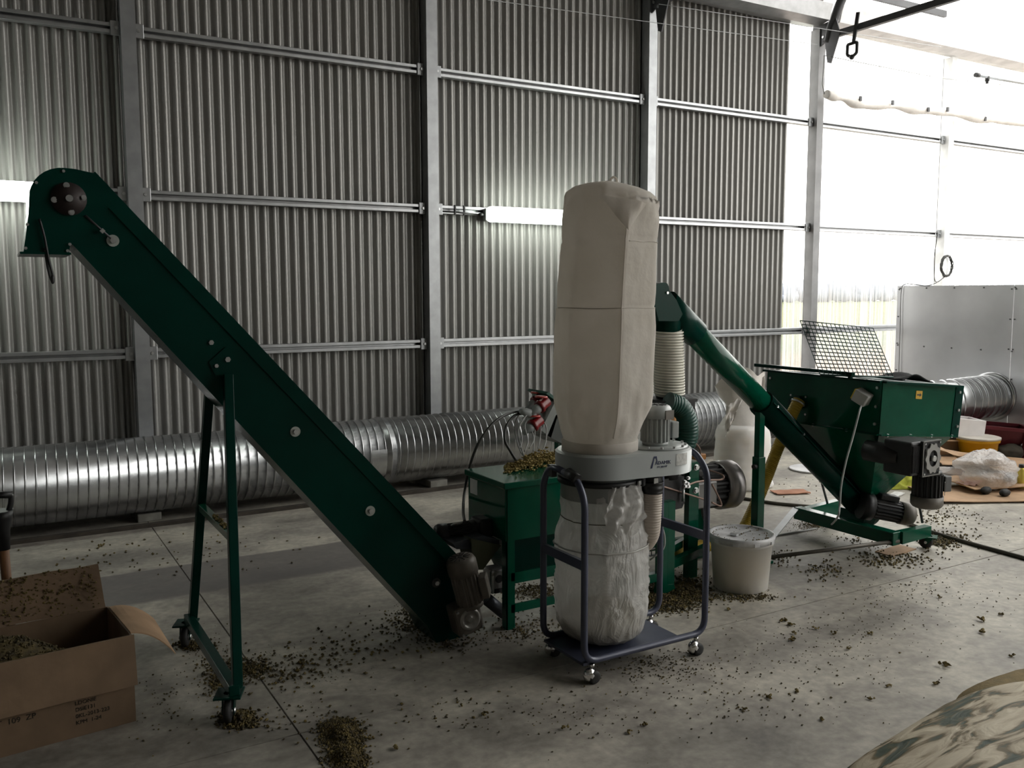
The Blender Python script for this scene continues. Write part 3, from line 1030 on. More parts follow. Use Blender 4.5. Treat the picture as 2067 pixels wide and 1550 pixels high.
# ================================================================ dust collector (bag filter on a cart)
dc = Thing('dust_collector', 'mobile bag dust collector with white cloth bag above and clear plastic sack below', 'dust collector', (2.33, 3.03, 0))
YF, YB = 2.88, 3.19
XL = aty(1180, 1150, YF).x
XR = aty(1425, 1120, YF).x
ZB = .095
XLB = aty(1097, 1150, YB).x
ztl = aty(1165, 975, YF).z
TR_ = .0145
ZT = .80
YM = (YF + YB) / 2
fp = fillet([(XL, YM, ZT + .06), (XL, YF + .06, ZT + .05), (XL, YF, ZT - .03), (XL, YF, ZB), (XR, YF, ZB), (XR, YF, ZT + .02), (XR, YF + .08, ZT + .09), (XR, YM, ZT + .10)], .07, 7)
bp_ = fillet([(XLB, YM, ZT + .06), (XLB, YB - .06, ZT + .07), (XLB, YB, ZT - .0), (XLB, YB, ZB), (XR, YB, ZB), (XR, YB, ZT + .02), (XR, YB - .08, ZT + .09), (XR, YM, ZT + .10)], .07, 7)
dc.part('frame_tube', MB().tube(fp, TR_, 12), BLUEG)
dc.part('frame_tube', MB().tube(bp_, TR_, 12), BLUEG)
for x0, x1, z in ((XL, XLB, .50), (XR, XR, .53)):
    dc.part('cross_bar', MB().beam((x0, YF, z), (x1, YB, z), .016, .04), BLUEG)
dc.part('base_plate', MB().box2((XL + .0, YF + .005, ZB - .018), (XR - .12, YB - .005, ZB - .006)), BLUEG)
for (x, y) in ((XL + .04, YF), (XR - .05, YF), (XLB + .05, YB), (XR - .05, YB)):
    o = dc.part('ball_caster', MB().cyl((x, y, ZB - .012), (x, y, ZB - .028), .011, n=10).ball((x - .012, y, .038), .030, 16, 10, None, (1, .72, 1)), CHROME)
    dc.part('wheel', MB().lathe((x + .004, y - .02, .028), (0, 1, 0), [(0, .012), (0, .025), (.006, .028), (.034, .028), (.04, .025), (.04, .012)], 18), RUBBER, o)
# grip sleeve and lamp clip on the handle
dc.part('grip', MB().cyl((XL, YF + .05, ZT + .045), (XL, YF + .12, ZT + .062), .022, n=12), BLACK)
dc.part('clip', MB().box((XLB, YB - .07, ZT + .05), (.025, .03, .05)), BLACK)

BA = Vector((aty(1211, 945, 3.085).x, 3.085, 0))            # bag axis
FA = Vector((aty(1322, 930, 3.02).x, 3.02, 0))  # fan axis
RL, RRT = aty(1297, 945, YM).x - BA.x, .158
RL = .194
z0, z1 = .828, .930


def hull2(z, gl=0.0, rl=None, rr=None):
    rl, rr = (rl or RL) + gl, (rr or RRT) + gl
    d = FA - BA
    ang = math.atan2(d.y, d.x)
    off = math.acos(max(-1, min(1, (rl - rr) / d.length)))
    pts = []
    n = 22
    for i in range(n + 1):
        a = ang + off + (2 * pi - 2 * off) * i / n
        pts.append(BA + Vector((rl * math.cos(a), rl * math.sin(a), z)))
    for i in range(n + 1):
        a = ang - off + 2 * off * i / n
        pts.append(FA + Vector((rr * math.cos(a), rr * math.sin(a), z)))
    return pts


hb_ = MB().rings([hull2(z0, -.012), hull2(z0), hull2(z0), hull2(z1 - .008), hull2(z1 - .008), hull2(z1, -.01)], True, True, True, True)
hs = dc.part('fan_housing', hb_, LGREY)
dc.part('cover_ring', MB().lathe(FA + UPV * z1, UPV, [(0, .142), (.006, .142), (.006, .075)], 40), LGREY, hs)
for k in range(14):
    a = 2 * pi * k / 14 + .2
    bolt(dc, FA + Vector((.130 * math.cos(a), .130 * math.sin(a), z1 + .006)), UPV, .006, .006, parent=hs)
dc.part('lower_ring', MB().lathe(BA + UPV * .725, UPV, [(0, .165), (.0, .170), (.105, .170), (.105, .185)], 40), LGREY, hs)
# band clamp
rb = dc.part('band_clamp', MB().lathe(BA + UPV * .792, UPV, [(0, .178), (0, .184), (.022, .184), (.022, .178)], 48), BLACK)
la = math.atan2(aty(1245, 985, YF).y - BA.y - .1, aty(1245, 985, 2.87).x - BA.x)
la = -1.02
ld = Vector((math.cos(la), math.sin(la), 0)); lt = Vector((-ld.y, ld.x, 0))
lrot = Matrix((lt, ld, UPV)).transposed()
dc.part('toggle_lever', MB().box(BA + ld * .190 + UPV * .803, (.075, .012, .02), lrot, .003), ZINC, rb)
dc.part('toggle_body', MB().box(BA + ld * .196 + UPV * .803, (.028, .016, .034), lrot, .003), BLACK, rb)
sp = dc.part('clamp_strap', MB().box(BA + ld * .197 + UPV * .848, (.016, .005, .07), lrot), BLACK, hs)
for dz in (.84, .872):
    bolt(dc, BA + ld * .1995 + UPV * dz, ld, .005, parent=hs)
# name on the housing side: tangent line between the two circles, facing the camera
dv = (FA - BA); ang = math.atan2(dv.y, dv.x); off = math.acos((RL - RRT) / dv.length)
nrm = Vector((math.cos(ang - off), math.sin(ang - off), 0))
ta, tb = BA + nrm * RL, FA + nrm * RRT
rt_ = (tb - ta).normalized()
LOGO = mat('logo_ink', (.02, .03, .09), .5)
base = ta.lerp(tb, .60) + nrm * .0006
place_text(dc, 'ADAMIK', .021, base + UPV * .880, rt_, UPV, LOGO, hs, 'brand_lettering')
place_text(dc, 'FT 300 MP', .011, base + UPV * .866 + rt_ * .012, rt_, UPV, LOGO, hs, 'type_lettering')
lg = base - rt_ * .022 + UPV * .866
tri = [lg, lg + rt_ * .008, lg + rt_ * .019 + UPV * .042, lg + rt_ * .026 + UPV * .042, lg + rt_ * .030 + UPV * .026, lg + rt_ * .034 + UPV * .026, lg + rt_ * .030 + UPV * .050, lg + rt_ * .016 + UPV * .050]
dc.part('logo', MB().prism(tri, nrm * .0006), LOGO, hs)
lb = base + rt_ * .088 + UPV * .925
lb = FA + Vector((math.cos(ang - off + .25), math.sin(ang - off + .25), 0)) * (RRT + .001) + UPV * .92


def on_fan(u, v):
    a = ang - off + .02 + .42 * u
    return FA + Vector((math.cos(a), math.sin(a), 0)) * (RRT + .001) + UPV * (.868 + .05 * v)


dc.part('rating_plate', MB().grid(on_fan, 8, 1), mat('rating_plate', (.55, .55, .53), .5, 0, .2, 60), hs)
# motor on top
mo = motor(dc, FA + UPV * (z1 + .006), UPV, .066, .175, LGREY, LGREY, 20, (1, -.15, 0), 'fan_motor')
dc.part('motor_plate', MB().box(FA + Vector((.02, -.071, z1 + .142)), (.045, .004, .04)), MOTGREY, mo)
dc.part('cable_gland', MB().cyl(FA + Vector((.085, -.0, z1 + .115)), FA + Vector((.09, 0, z1 + .14)), .010, n=10), ZINC, mo)

# ---- upper cloth bag
CLOTH = bpy.data.materials.new('filter_cloth')
CLOTH.use_nodes = True
_nt = CLOTH.node_tree
_N, _L = _nt.nodes, _nt.links
_b = _N['Principled BSDF']
_tc = _N.new('ShaderNodeTexCoord')
_nz = _N.new('ShaderNodeTexNoise'); _nz.inputs['Scale'].default_value = 5; _nz.inputs['Detail'].default_value = 6
_L.new(_tc.outputs['Object'], _nz.inputs['Vector'])
_rp = _N.new('ShaderNodeValToRGB')
_rp.color_ramp.elements[0].position = .3; _rp.color_ramp.elements[0].color = (.70, .66, .60, 1)
_rp.color_ramp.elements[1].position = .7; _rp.color_ramp.elements[1].color = (.80, .76, .71, 1)
_L.new(_nz.outputs['Fac'], _rp.inputs['Fac']); _L.new(_rp.outputs[0], _b.inputs['Base Color'])
_b.inputs['Roughness'].default_value = .9
_b.inputs['Sheen Weight'].default_value = .15
_wv = _N.new('ShaderNodeTexNoise'); _wv.inputs['Scale'].default_value = 11; _wv.inputs['Detail'].default_value = 4
_L.new(_tc.outputs['Object'], _wv.inputs['Vector'])
_bp = _N.new('ShaderNodeBump'); _bp.inputs['Strength'].default_value = .35; _bp.inputs['Distance'].default_value = .03
_L.new(_wv.outputs['Fac'], _bp.inputs['Height']); _L.new(_bp.outputs['Normal'], _b.inputs['Normal'])
_tl = _N.new('ShaderNodeBsdfTranslucent'); _L.new(_rp.outputs[0], _tl.inputs[0])
_mx = _N.new('ShaderNodeMixShader'); _mx.inputs[0].default_value = .45
_L.new(_b.outputs[0], _mx.inputs[1]); _L.new(_tl.outputs[0], _mx.inputs[2]); _L.new(_mx.outputs[0], _N['Material Output'].inputs[0])
cam_dir = math.atan2(-BA.y, -BA.x)                      # toward the camera
crease = cam_dir + .33                                   # vertical fold a little right of centre
# profile: (z, radius, lean x)
PB = [(.925, .158, .0), (.945, .160, .0), (.975, .158, .0), (1.01, .170, .0), (1.07, .190, .0), (1.12, .202, .002), (1.18, .207, .004), (1.26, .205, .006),
      (1.36, .207, .010), (1.46, .207, .013), (1.53, .203, .016), (1.54, .198, .017), (1.55, .201, .017), (1.62, .201, .02), (1.72, .199, .026), (1.80, .199, .032), (1.81, .195, .033), (1.83, .199, .034), (1.90, .200, .040), (1.96, .199, .046), (2.00, .196, .05), (2.02, .190, .052), (2.04, .165, .054), (2.052, .12, .055), (2.06, .06, .055)]


def bag_r(a, z):
    d = (a - crease + pi) % (2 * pi) - pi
    ad = abs(d)
    f = min(1, max(0, (1.96 - z) / .08)) * min(1, max(0, (z - 1.0) / .12))
    if ad < .98:                                         # two flat facets meeting in a ridge
        k0 = .945 / math.cos(ad - .48)
    elif ad < 1.5:
        k0 = 1.077 - .077 * (ad - .98) / .52
    else:
        k0 = 1.0
    k = 1 + (k0 - 1) * f
    p = Vector((math.cos(a) * 2.2, math.sin(a) * 2.2, z * 3.2))
    k *= 1 + .026 * noise.noise(p) + .016 * noise.noise(p * 2.7) + .006 * noise.noise(p * 7)
    q = max(0, 1 - abs(z - 1.08) / .13)
    k *= 1 + .09 * q * noise.noise(Vector((math.cos(a) * 4, math.sin(a) * 4, z * 9)))
    qt = max(0, 1 - abs(z - 1.97) / .08)
    k *= 1 + .17 * qt * noise.noise(Vector((math.cos(a) * 5 + 9, math.sin(a) * 5, z * 11)))
    return k


NB = 72
ringsb = []
import bisect
zs = [q[0] for q in PB]
zz = []
for i in range(len(PB) - 1):
    m_ = max(1, int((PB[i + 1][0] - PB[i][0]) / .018))
    for k in range(m_):
        t = k / m_
        zz.append(tuple(PB[i][j] * (1 - t) + PB[i + 1][j] * t for j in range(3)))
zz.append(PB[-1])
for (z, r, lean) in zz:
    ring = []
    for i in range(NB):
        a = crease + 2 * pi * i / NB
        rr = r * bag_r(a, z)
        tilt = .0
        if z > 1.98:                                     # top edge dips on the right of the picture
            tilt = -.035 * max(0, math.cos(a - crease - 1.0)) * (r / .2)
        ring.append(BA + Vector((lean + rr * math.cos(a), rr * math.sin(a), z + tilt)))
    ringsb.append(ring)
ub = dc.part('cloth_bag', MB().rings(ringsb, True, False, True, True), CLOTH)


def on_bag(da, z, out=.004):
    a = crease + da
    r = .2
    lean = .0
    for i in range(len(PB) - 1):
        if PB[i][0] <= z <= PB[i + 1][0]:
            t = (z - PB[i][0]) / (PB[i + 1][0] - PB[i][0])
            r = PB[i][1] * (1 - t) + PB[i + 1][1] * t
            lean = PB[i][2] * (1 - t) + PB[i + 1][2] * t
    rr = r * bag_r(a, z) + out
    return BA + Vector((lean + rr * math.cos(a), rr * math.sin(a), z))


SEAM = mat('bag_seam', (.52, .48, .43), .9)
dc.part('side_seam', MB().tube([on_bag(0, 1.0 + .9 * i / 40, .0015) for i in range(41)], .0028, 5), CLOTH, ub)
for z_, a0_, a1_ in ((1.535, -1.6, 1.3), (1.805, .1, 1.2)):
    dc.part('cross_seam', MB().tube([on_bag(a0_ + (a1_ - a0_) * i / 40, z_ + .0015 * math.sin(i * .31), .0004) for i in range(41)], .0022, 5), SEAM, ub)
# folded triangle of cloth under the top edge
fl_ = MB()
A_, B_, C_ = (-.55, 1.985), (.42, 1.955), (.02, 1.845)


def flap(u, v):
    x = A_[0] * (1 - u) + B_[0] * u
    z = A_[1] * (1 - u) + B_[1] * u
    x = x * (1 - v) + C_[0] * v
    z = z * (1 - v) + C_[1] * v
    return on_bag(x, z, .010 + .02 * (1 - v) * math.sin(u * pi) + .008 * v)


dc.part('fold_flap', fl_.grid(flap, 14, 10), CLOTH, ub)
dc.part('hem', MB().rings([[BA + (on_bag(2 * pi * i / 40, z, o) - BA) for i in range(40)] for z, o in ((.928, .002), (.932, .006), (.97, .006), (.974, .001))], True, False, False, True), CLOTH, ub)
top = BA + Vector((.06, 0, 2.058))
sd = Vector((math.sin(-cam_dir), math.cos(cam_dir), 0)).normalized()
sd = Vector((-math.sin(cam_dir), math.cos(cam_dir), 0))
lp_ = [top - sd * .012 + UPV * -.01, top - sd * .014 + UPV * .012, top + UPV * .024, top + sd * .014 + UPV * .012, top + sd * .012 + UPV * -.01]
dc.part('hanging_loop', MB().tube(bezier(lp_, 5), .005, 6), CLOTH, ub)

# ---- lower plastic sack
PLAS = bpy.data.materials.new('clear_plastic_sack')
PLAS.use_nodes = True
_N, _L = PLAS.node_tree.nodes, PLAS.node_tree.links
_b = _N['Principled BSDF']
_b.inputs['Base Color'].default_value = (.78, .765, .75, 1)
_b.inputs['Roughness'].default_value = .1
_b.inputs['Specular IOR Level'].default_value = 1.0
_tc = _N.new('ShaderNodeTexCoord')
_w1 = _N.new('ShaderNodeTexNoise'); _w1.inputs['Scale'].default_value = 9; _w1.inputs['Detail'].default_value = 5; _w1.inputs['Distortion'].default_value = 1.2
_mp = _N.new('ShaderNodeMapping'); _mp.inputs['Scale'].default_value = (1, 1, .55)
_L.new(_tc.outputs['Object'], _mp.inputs[0]); _L.new(_mp.outputs[0], _w1.inputs['Vector'])
_bp = _N.new('ShaderNodeBump'); _bp.inputs['Strength'].default_value = .8; _bp.inputs['Distance'].default_value = .05
_L.new(_w1.outputs['Fac'], _bp.inputs['Height']); _L.new(_bp.outputs['Normal'], _b.inputs['Normal'])
_tr = _N.new('ShaderNodeBsdfTransparent'); _tr.inputs[0].default_value = (.9, .9, .88, 1)
_tl = _N.new('ShaderNodeBsdfTranslucent'); _tl.inputs[0].default_value = (.85, .84, .82, 1)
_m1 = _N.new('ShaderNodeMixShader'); _m1.inputs[0].default_value = .3
_m2 = _N.new('ShaderNodeMixShader'); _m2.inputs[0].default_value = .30
_L.new(_b.outputs[0], _m1.inputs[1]); _L.new(_tl.outputs[0], _m1.inputs[2])
_L.new(_m1.outputs[0], _m2.inputs[1]); _L.new(_tr.outputs[0], _m2.inputs[2])
_L.new(_m2.outputs[0], _N['Material Output'].inputs[0])
PS = [(.80, 0.1710), (.77, 0.1729), (.72, 0.1739), (.67, 0.1758), (.64, 0.1758), (.62, 0.1814), (.56, 0.1956), (.50, 0.2003), (.44, 0.2013), (.36, 0.2003), (.28, 0.1994), (.22, 0.1975), (.17, 0.1890), (.13, 0.1701), (.108, 0.1465), (.100, 0.1040), (.098, 0.0189)]


def sack_r(a, z):
    p = Vector((math.cos(a) * 2.6, math.sin(a) * 2.6, z * 5))
    k = 1 + .032 * noise.noise(p) + .022 * noise.noise(p * 2.5) + .010 * noise.noise(p * 6)
    r_ = abs(noise.noise(p * 1.7 + Vector((4, 2, 1))))
    k += .045 * max(0, .16 - r_) / .16 * (1 if z < .75 else 0)
    d = (a - (cam_dir + .42) + pi) % (2 * pi) - pi       # gathered fold towards the right
    if z > .5:
        k += .05 * max(0, 1 - abs(d) / .3) * min(1, (z - .5) / .1) * (1 + .6 * noise.noise(Vector((a * 6, 0, z * 24))))
    return k


zz2 = []
for i in range(len(PS) - 1):
    m_ = max(1, int(abs(PS[i + 1][0] - PS[i][0]) / .012))
    for k in range(m_):
        t = k / m_
        zz2.append(tuple(PS[i][j] * (1 - t) + PS[i + 1][j] * t for j in range(2)))
zz2.append(PS[-1])
rs = [[BA + Vector((.012 + r * sack_r(2 * pi * i / 84, z) * math.cos(2 * pi * i / 84), r * sack_r(2 * pi * i / 84, z) * math.sin(2 * pi * i / 84), z)) for i in range(84)] for z, r in zz2]
sk = dc.part('plastic_sack', MB().rings(rs, True, False, True, True), PLAS)
gd = cam_dir + .50
gv_ = Vector((math.cos(gd), math.sin(gd), 0)); gs_ = Vector((-gv_.y, gv_.x, 0))


def gather(u, v):
    z = .80 - .21 * v
    wd2 = .055 + .04 * math.sin(v * 3.0) - .05 * max(0, v - .7)
    o = .184 + .022 * math.sin(v * pi) + .022 * noise.noise(Vector((u * 5, v * 6, 3))) + .012 * math.sin(u * 15 + v * 6)
    return BA + Vector((.012, 0, z)) + gv_ * o + gs_ * ((u - .5) * 2 * wd2 + .012 * noise.noise(Vector((u, v * 7, 9))))


dc.part('gathered_tail', MB().grid(gather, 20, 26), PLAS, sk)
DUST = mat('fine_dust', (.20, .165, .085), .95, 0, .15, 9)
dc.part('collected_dust', MB().lathe(BA + Vector((.012, 0, .102)), UPV, [(0, .10), (.004, .14), (.03, .165), (.08, .180), (.12, .15), (.15, .06)], 32, rf=lambda t, h: 1 + .04 * noise.noise(Vector((math.cos(t) * 2, math.sin(t) * 2, h * 20)))), DUST, sk)
TAPE = mat('sack_tape', (.42, .41, .38), .35)
for z, r, m_ in ((.637, .179, mat('dirty_seam', (.14, .12, .09), .8)), (.52, .204, TAPE)):
    dc.part('sack_seam', MB().tube([BA + Vector((.012 + r * sack_r(2 * pi * i / 48, z) * math.cos(2 * pi * i / 48), r * sack_r(2 * pi * i / 48, z) * math.sin(2 * pi * i / 48), z)) for i in range(49)], .0022 if z > .6 else .004, 5), m_, sk)


# ---- inlet hoses
def hose(t, pts, r, m, pitch, name='hose', ring_m=None, n=18, ridge=.06, parent=None, seg=10, label=None):
    """ribbed flexible hose, ribs modelled in the radius"""
    p = bezier(pts, seg)
    L = [0]
    for a, b in zip(p[:-1], p[1:]):
        L.append(L[-1] + (b - a).length)
    tot = L[-1]
    m_ = int(tot / pitch) * 4
    q = []
    j = 0
    for i in range(m_ + 1):
        s = tot * i / m_
        while j < len(L) - 2 and L[j + 1] < s:
            j += 1
        f = (s - L[j]) / max(1e-6, L[j + 1] - L[j])
        q.append(p[j].lerp(p[j + 1], f))
    b = MB()
    cnt = [0]

    def rf(u):
        i = int(round(u * m_))
        return r * (1 + (ridge if i % 4 in (0, 1) else -ridge * .4))
    b.tube(q, r, n, True, rf)
    return t.part(name, b, m, parent, label)


PALEH = mat('pale_hose', (.50, .44, .38), .5, 0, .08, 12)
GREYH = mat('grey_hose', (.22, .22, .21), .5, 0, .1, 12)
ic = Vector((aty(1316, 985, 2.96).x, 2.96, 0))
ink = dc.part('inlet_collar', MB().cyl(ic + UPV * .832, ic + UPV * .765, .044, n=24), BLACK)
dc.part('inlet_label', MB().box(ic + Vector((-.015, -.0445, .80)), (.022, .003, .022)), PAPER, ink)
hose(dc, [ic + UPV * .785, ic + UPV * .70, ic + Vector((-.004, .0, .62)), ic + Vector((.0, .015, .555)), ic + Vector((.012, .07, .50)), ic + Vector((.02, .16, .47))], .043, PALEH, .0105, 'inlet_hose', ridge=.045)
hose(dc, [ic + UPV * .79, ic + UPV * .74], .047, BLACK, .017, 'hose_clamp', ridge=.05)
i2 = Vector((aty(1285, 980, 3.17).x, 3.17, 0))
hose(dc, [i2 + Vector((-.05, 0, .86)), i2 + Vector((-.035, 0, .78)), i2 + Vector((.0, .02, .69)), i2 + Vector((.045, .06, .60)), i2 + Vector((.07, .14, .5))], .05, GREYH, .013, 'inlet_hose')

# ================================================================ mixer box with its frame
MX0, MY0 = 2.05, 3.555
MY1 = atx(945, 1000, MX0).y
MX1 = 2.62
MZ = .715
mxr = Thing('mixer', 'green box-shaped mixer on legs with a closed lid, behind the dust collector', 'mixer', (2.3, 3.75, 0))
mxr.part('box_body', MB().box2((MX0, MY0, .43), (MX1, MY1, MZ - .012), .004), GREEN)
mxr.part('lid', MB().box2((MX0 - .014, MY0 - .014, MZ - .03), (MX1 + .014, MY1 + .014, MZ), .004), GREEN)
fn = MB()
cx, cy = (MX0 + MX1) / 2, (MY0 + MY1) / 2
ra = [Vector((x, y, .432)) for x, y in ((MX0 + .02, MY0 + .02), (MX1 - .02, MY0 + .02), (MX1 - .02, MY1 - .02), (MX0 + .02, MY1 - .02))]
rb2 = [Vector((cx + (p.x - cx) * .75, cy + (p.y - cy) * .5, .24)) for p in ra]
mxr.part('trough_bottom', fn.rings([ra, rb2], True, True, True, False), GREEND)
for x in (MX0 + .005, MX1 - .005):
    for y in (MY0 + .0, MY1 - .0):
        sx = 1 if x < cx else -1
        sy = 1 if y < cy else -1
        b = MB().box2((x, y, 0), (x + sx * .045, y + sy * .005, .70)).box2((x, y, 0), (x + sx * .005, y + sy * .045, .70))
        mxr.part('leg', b, GREEN)
for z, hgt in ((.10, .04), (.255, .04)):
    mxr.part('frame_rail', MB().box2((MX0 + .03, MY0, z - hgt / 2), (MX1 - .03, MY0 + .012, z + hgt / 2)), GREEN)
    mxr.part('frame_rail', MB().box2((MX0 + .03, MY1 - .012, z - hgt / 2), (MX1 - .03, MY1, z + hgt / 2)), GREEN)
mxr.part('data_label', MB().box2((MX0 - .0015, MY1 - .10, .60), (MX0 + .001, MY1 - .025, .675)), PAPER)
# geared motor on the left side
g0 = atx(985, 1062, MX0)
mxr.part('gear_housing', MB().box(g0 + Vector((-.035, 0, .0)), (.075, .11, .10), None, .015).cyl(g0 + Vector((-.04, 0, 0)), g0 + Vector((-.09, .02, -.01)), .045, n=18), BLACKM)
mm = motor(mxr, g0 + Vector((-.075, .01, -.008)), Vector((-1, .25, -.06)), .047, .19, BLACKM, BLACKM, 16, None, 'geared_motor')
mxr.part('motor_label', MB().box(g0 + Vector((-.17, .0, .035)), (.05, .03, .006), Matrix.Rotation(-.5, 3, 'X')), PAPER, mm)
mxr.part('motor_end', MB().cyl(g0 + Vector((-.262, .055, -.02)), g0 + Vector((-.268, .057, -.02)), .022, n=14), PAPER, mm)
# chute tray and funnel
tr_ = [aty(915, 1100, 3.60), aty(930, 1107, 3.60), aty(958, 1104, 3.60), aty(1012, 1104, 3.62), aty(1015, 1098, 3.62), aty(990, 1083, 3.62), aty(975, 1081, 3.62)]
a0, a1 = aty(914, 1097, 3.62), aty(1008, 1090, 3.62)
CHM = mat('worn_steel', (.05, .055, .065), .45, .6)
mxr.part('chute_tray', MB().prism([a0, a0 + Vector((.02, 0, -.03)), aty(958, 1108, 3.62), a1 + Vector((0, 0, -.02)), a1, aty(975, 1081, 3.62)], (0, .13, 0)), CHM)
f_t = [aty(951, 1087, 3.60), aty(1012, 1100, 3.60), aty(1012, 1100, 3.60) + Vector((0, .16, 0)), aty(951, 1087, 3.60) + Vector((0, .16, 0))]
f_b = [aty(955, 1150, 3.62), aty(975, 1150, 3.62), aty(975, 1150, 3.62) + Vector((0, .1, 0)), aty(955, 1150, 3.62) + Vector((0, .1, 0))]
mxr.part('chute_funnel', MB().rings([f_t, f_b], True, False, False, False), mat('dusty_steel', (.06, .065, .035), .6, .4))
gv = aty(998, 1168, 3.66)
so = mxr.part('screw_gearbox', MB().box(gv, (.085, .09, .12), None, .012), mat('alloy_cast', (.30, .29, .28), .4, .8, .15, 20))
mxr.part('bore', MB().cyl(gv + Vector((0, -.047, .012)), gv + Vector((0, -.044, .012)), .020, n=16).box(gv + Vector((0, -.046, -.045)), (.05, .006, .022)), BLACK, so)
mxr.part('gear_rib', MB().box(gv + Vector((-.035, -.047, -.01)), (.012, .01, .09), None, .003).box(gv + Vector((0, -.047, .052)), (.08, .01, .012), None, .003), ZINC, so)
m0_, m1_ = gv + Vector((.0, .0, -.07)), aty(1012, 1240, 3.7)
mxr.part('feed_pipe', MB().cyl(aty(978, 1205, 3.64), aty(1018, 1238, 3.7), .03, n=14), CHM)
# crumbs on the lid
rn = random.Random(11)
pts = []
for _ in range(1300):
    t = rn.random()
    px = 1020 + 115 * t ** .8
    q = atz(px + rn.uniform(-6, 6), 948 - 22 * t + rn.gauss(0, 4.5), MZ)
    h = max(0, .075 * math.sin(min(1, t * 1.1) * pi * .8) * max(0, 1 - abs(rn.gauss(0, .5))))
    q.z = MZ + rn.uniform(0, h)
    if MX0 < q.x < MX1 and MY0 < q.y < MY1:
        pts.append((q, rn.uniform(.005, .011)))
solo('crumb_heap', crumb_mb(pts, 5), mat('crumbs_yellow', (.16, .115, .03), .85, 0, 0, 40, .2, 200, col2=(.36, .27, .09)), 'heap of yellow-brown crumbs on the mixer lid', 'crumbs', (2.3, 3.7, MZ), kind='stuff')

# ================================================================ socket console behind the bag
sc_ = Thing('socket_console', 'tilted grey switch console with red power sockets behind the cloth bag', 'switch box', (2.65, 4.1, 0))
CY = 4.05
q0, q1, q2, q3 = aty(1105, 880, CY), aty(1122, 838, CY), aty(1140, 845, CY), aty(1140, 898, CY)
CONS = mat('console_grey', (.10, .11, .105), .5, .1)
sc_.part('enclosure', MB().prism([q0, q1, q2 + Vector((.12, 0, .06)), q3 + Vector((.12, 0, 0)), q3], (0, .22, 0)), CONS)
sc_.part('face_plate', MB().prism([aty(1092, 868, CY), aty(1120, 812, CY), aty(1136, 806, CY), aty(1112, 884, CY)], (0, .20, 0)), mat('console_face', (.24, .26, .25), .45, .2))
sc_.part('top_rim', MB().prism([aty(1103, 795, CY), aty(1130, 815, CY), aty(1134, 812, CY), aty(1107, 791, CY)], (0, .2, 0)), mat('console_green', (.03, .12, .09), .45))
sc_.part('stand', MB().box2((q3.x - .01, CY + .05, 0), (q3.x + .03, CY + .09, q3.z + .02)), GREEN)
for i, (px, py, yy) in enumerate(((1097, 815, CY - .02), (1088, 806, CY + .12), (1083, 853, CY - .02))):
    c = aty(px, py, yy)
    ax = Vector((-.8, -.1, -.45)).normalized()
    s_ = sc_.part('red_socket', MB().lathe(c + ax * -.03, ax, [(0, .03), (.05, .03), (.05, .036), (.065, .036), (.07, .03)], 20), RED)
    sc_.part('socket_lid', MB().lathe(c + Vector((-.015, 0, .034)), (0.05, 0, 1), [(0, .034), (.004, .036), (.010, .032)], 20), mat('lid_gloss', (.5, .08, .07), .2), s_)
    sc_.part('plug', MB().lathe(c + ax * .03, ax, [(0, .026), (.035, .026), (.045, .016), (.07, .014)], 16), GPLUG, s_)
    e = c + ax * .10
    if i < 2:
        gp_ = bezier([e, e + ax * .05 + Vector((0, 0, .01)), e + Vector((-.09, -.02, -.09)), e + Vector((-.07, -.05, -.22)), e + Vector((-.03, -.08, -.30 + .04 * i))], 8)
        sc_.part('lead', MB().tube(gp_, .004, 6), CABLEG, s_)
for k in range(6):
    x = 2.45 + .03 * k
    a_ = aty(1062 + 6 * k, 838 + 4 * (k % 3), CY)
    z_ = aty(1050 + 9 * k, 905 + 6 * (k % 2), CY - .1)
    sc_.part('lead', MB().tube(bezier([a_, a_.lerp(z_, .3) + Vector((-.03 + .012 * k, 0, .01)), a_.lerp(z_, .7) + Vector((.012 * (k % 3), 0, 0)), z_], 6), .0035, 5), CABLEG)
pl = sc_.part('inlet_plug', MB().lathe(aty(1064, 833, CY - .02), (-.9, 0, .25), [(-.05, .02), (0, .024), (.02, .02), (.045, .013)], 14), GPLUG)
c1 = bezier([aty(1060, 832, CY), aty(1035, 832, CY), aty(1000, 850, 3.98), aty(968, 890, 3.96), aty(950, 935, 4.0), aty(938, 990, 4.0), aty(935, 1030, 3.8), aty(938, 1052, 3.6)], 8)
solo('motor_cable', MB().tube(c1, .0075, 7), CABLEB, 'thick black cable arching from the console down to the mixer motor', 'cable', c1[0])
c2 = bezier([aty(1062, 835, CY), aty(1040, 838, CY), aty(1022, 860, CY - .05), aty(1019, 888, CY - .08), aty(1030, 910, CY - .1), aty(1042, 930, CY - .12)], 8)
solo('lid_cable', MB().tube(c2, .0075, 7), CABLEB, 'black cable curling from the console to the mixer lid', 'cable', c2[0])

# ================================================================ pellet mill
ml = Thing('pellet_mill', 'pellet mill on a green frame with black housings, between collector and bucket', 'mill', (3.2, 3.75, 0))
p1 = atz(1347, 1200, 0)
AY = 3.78
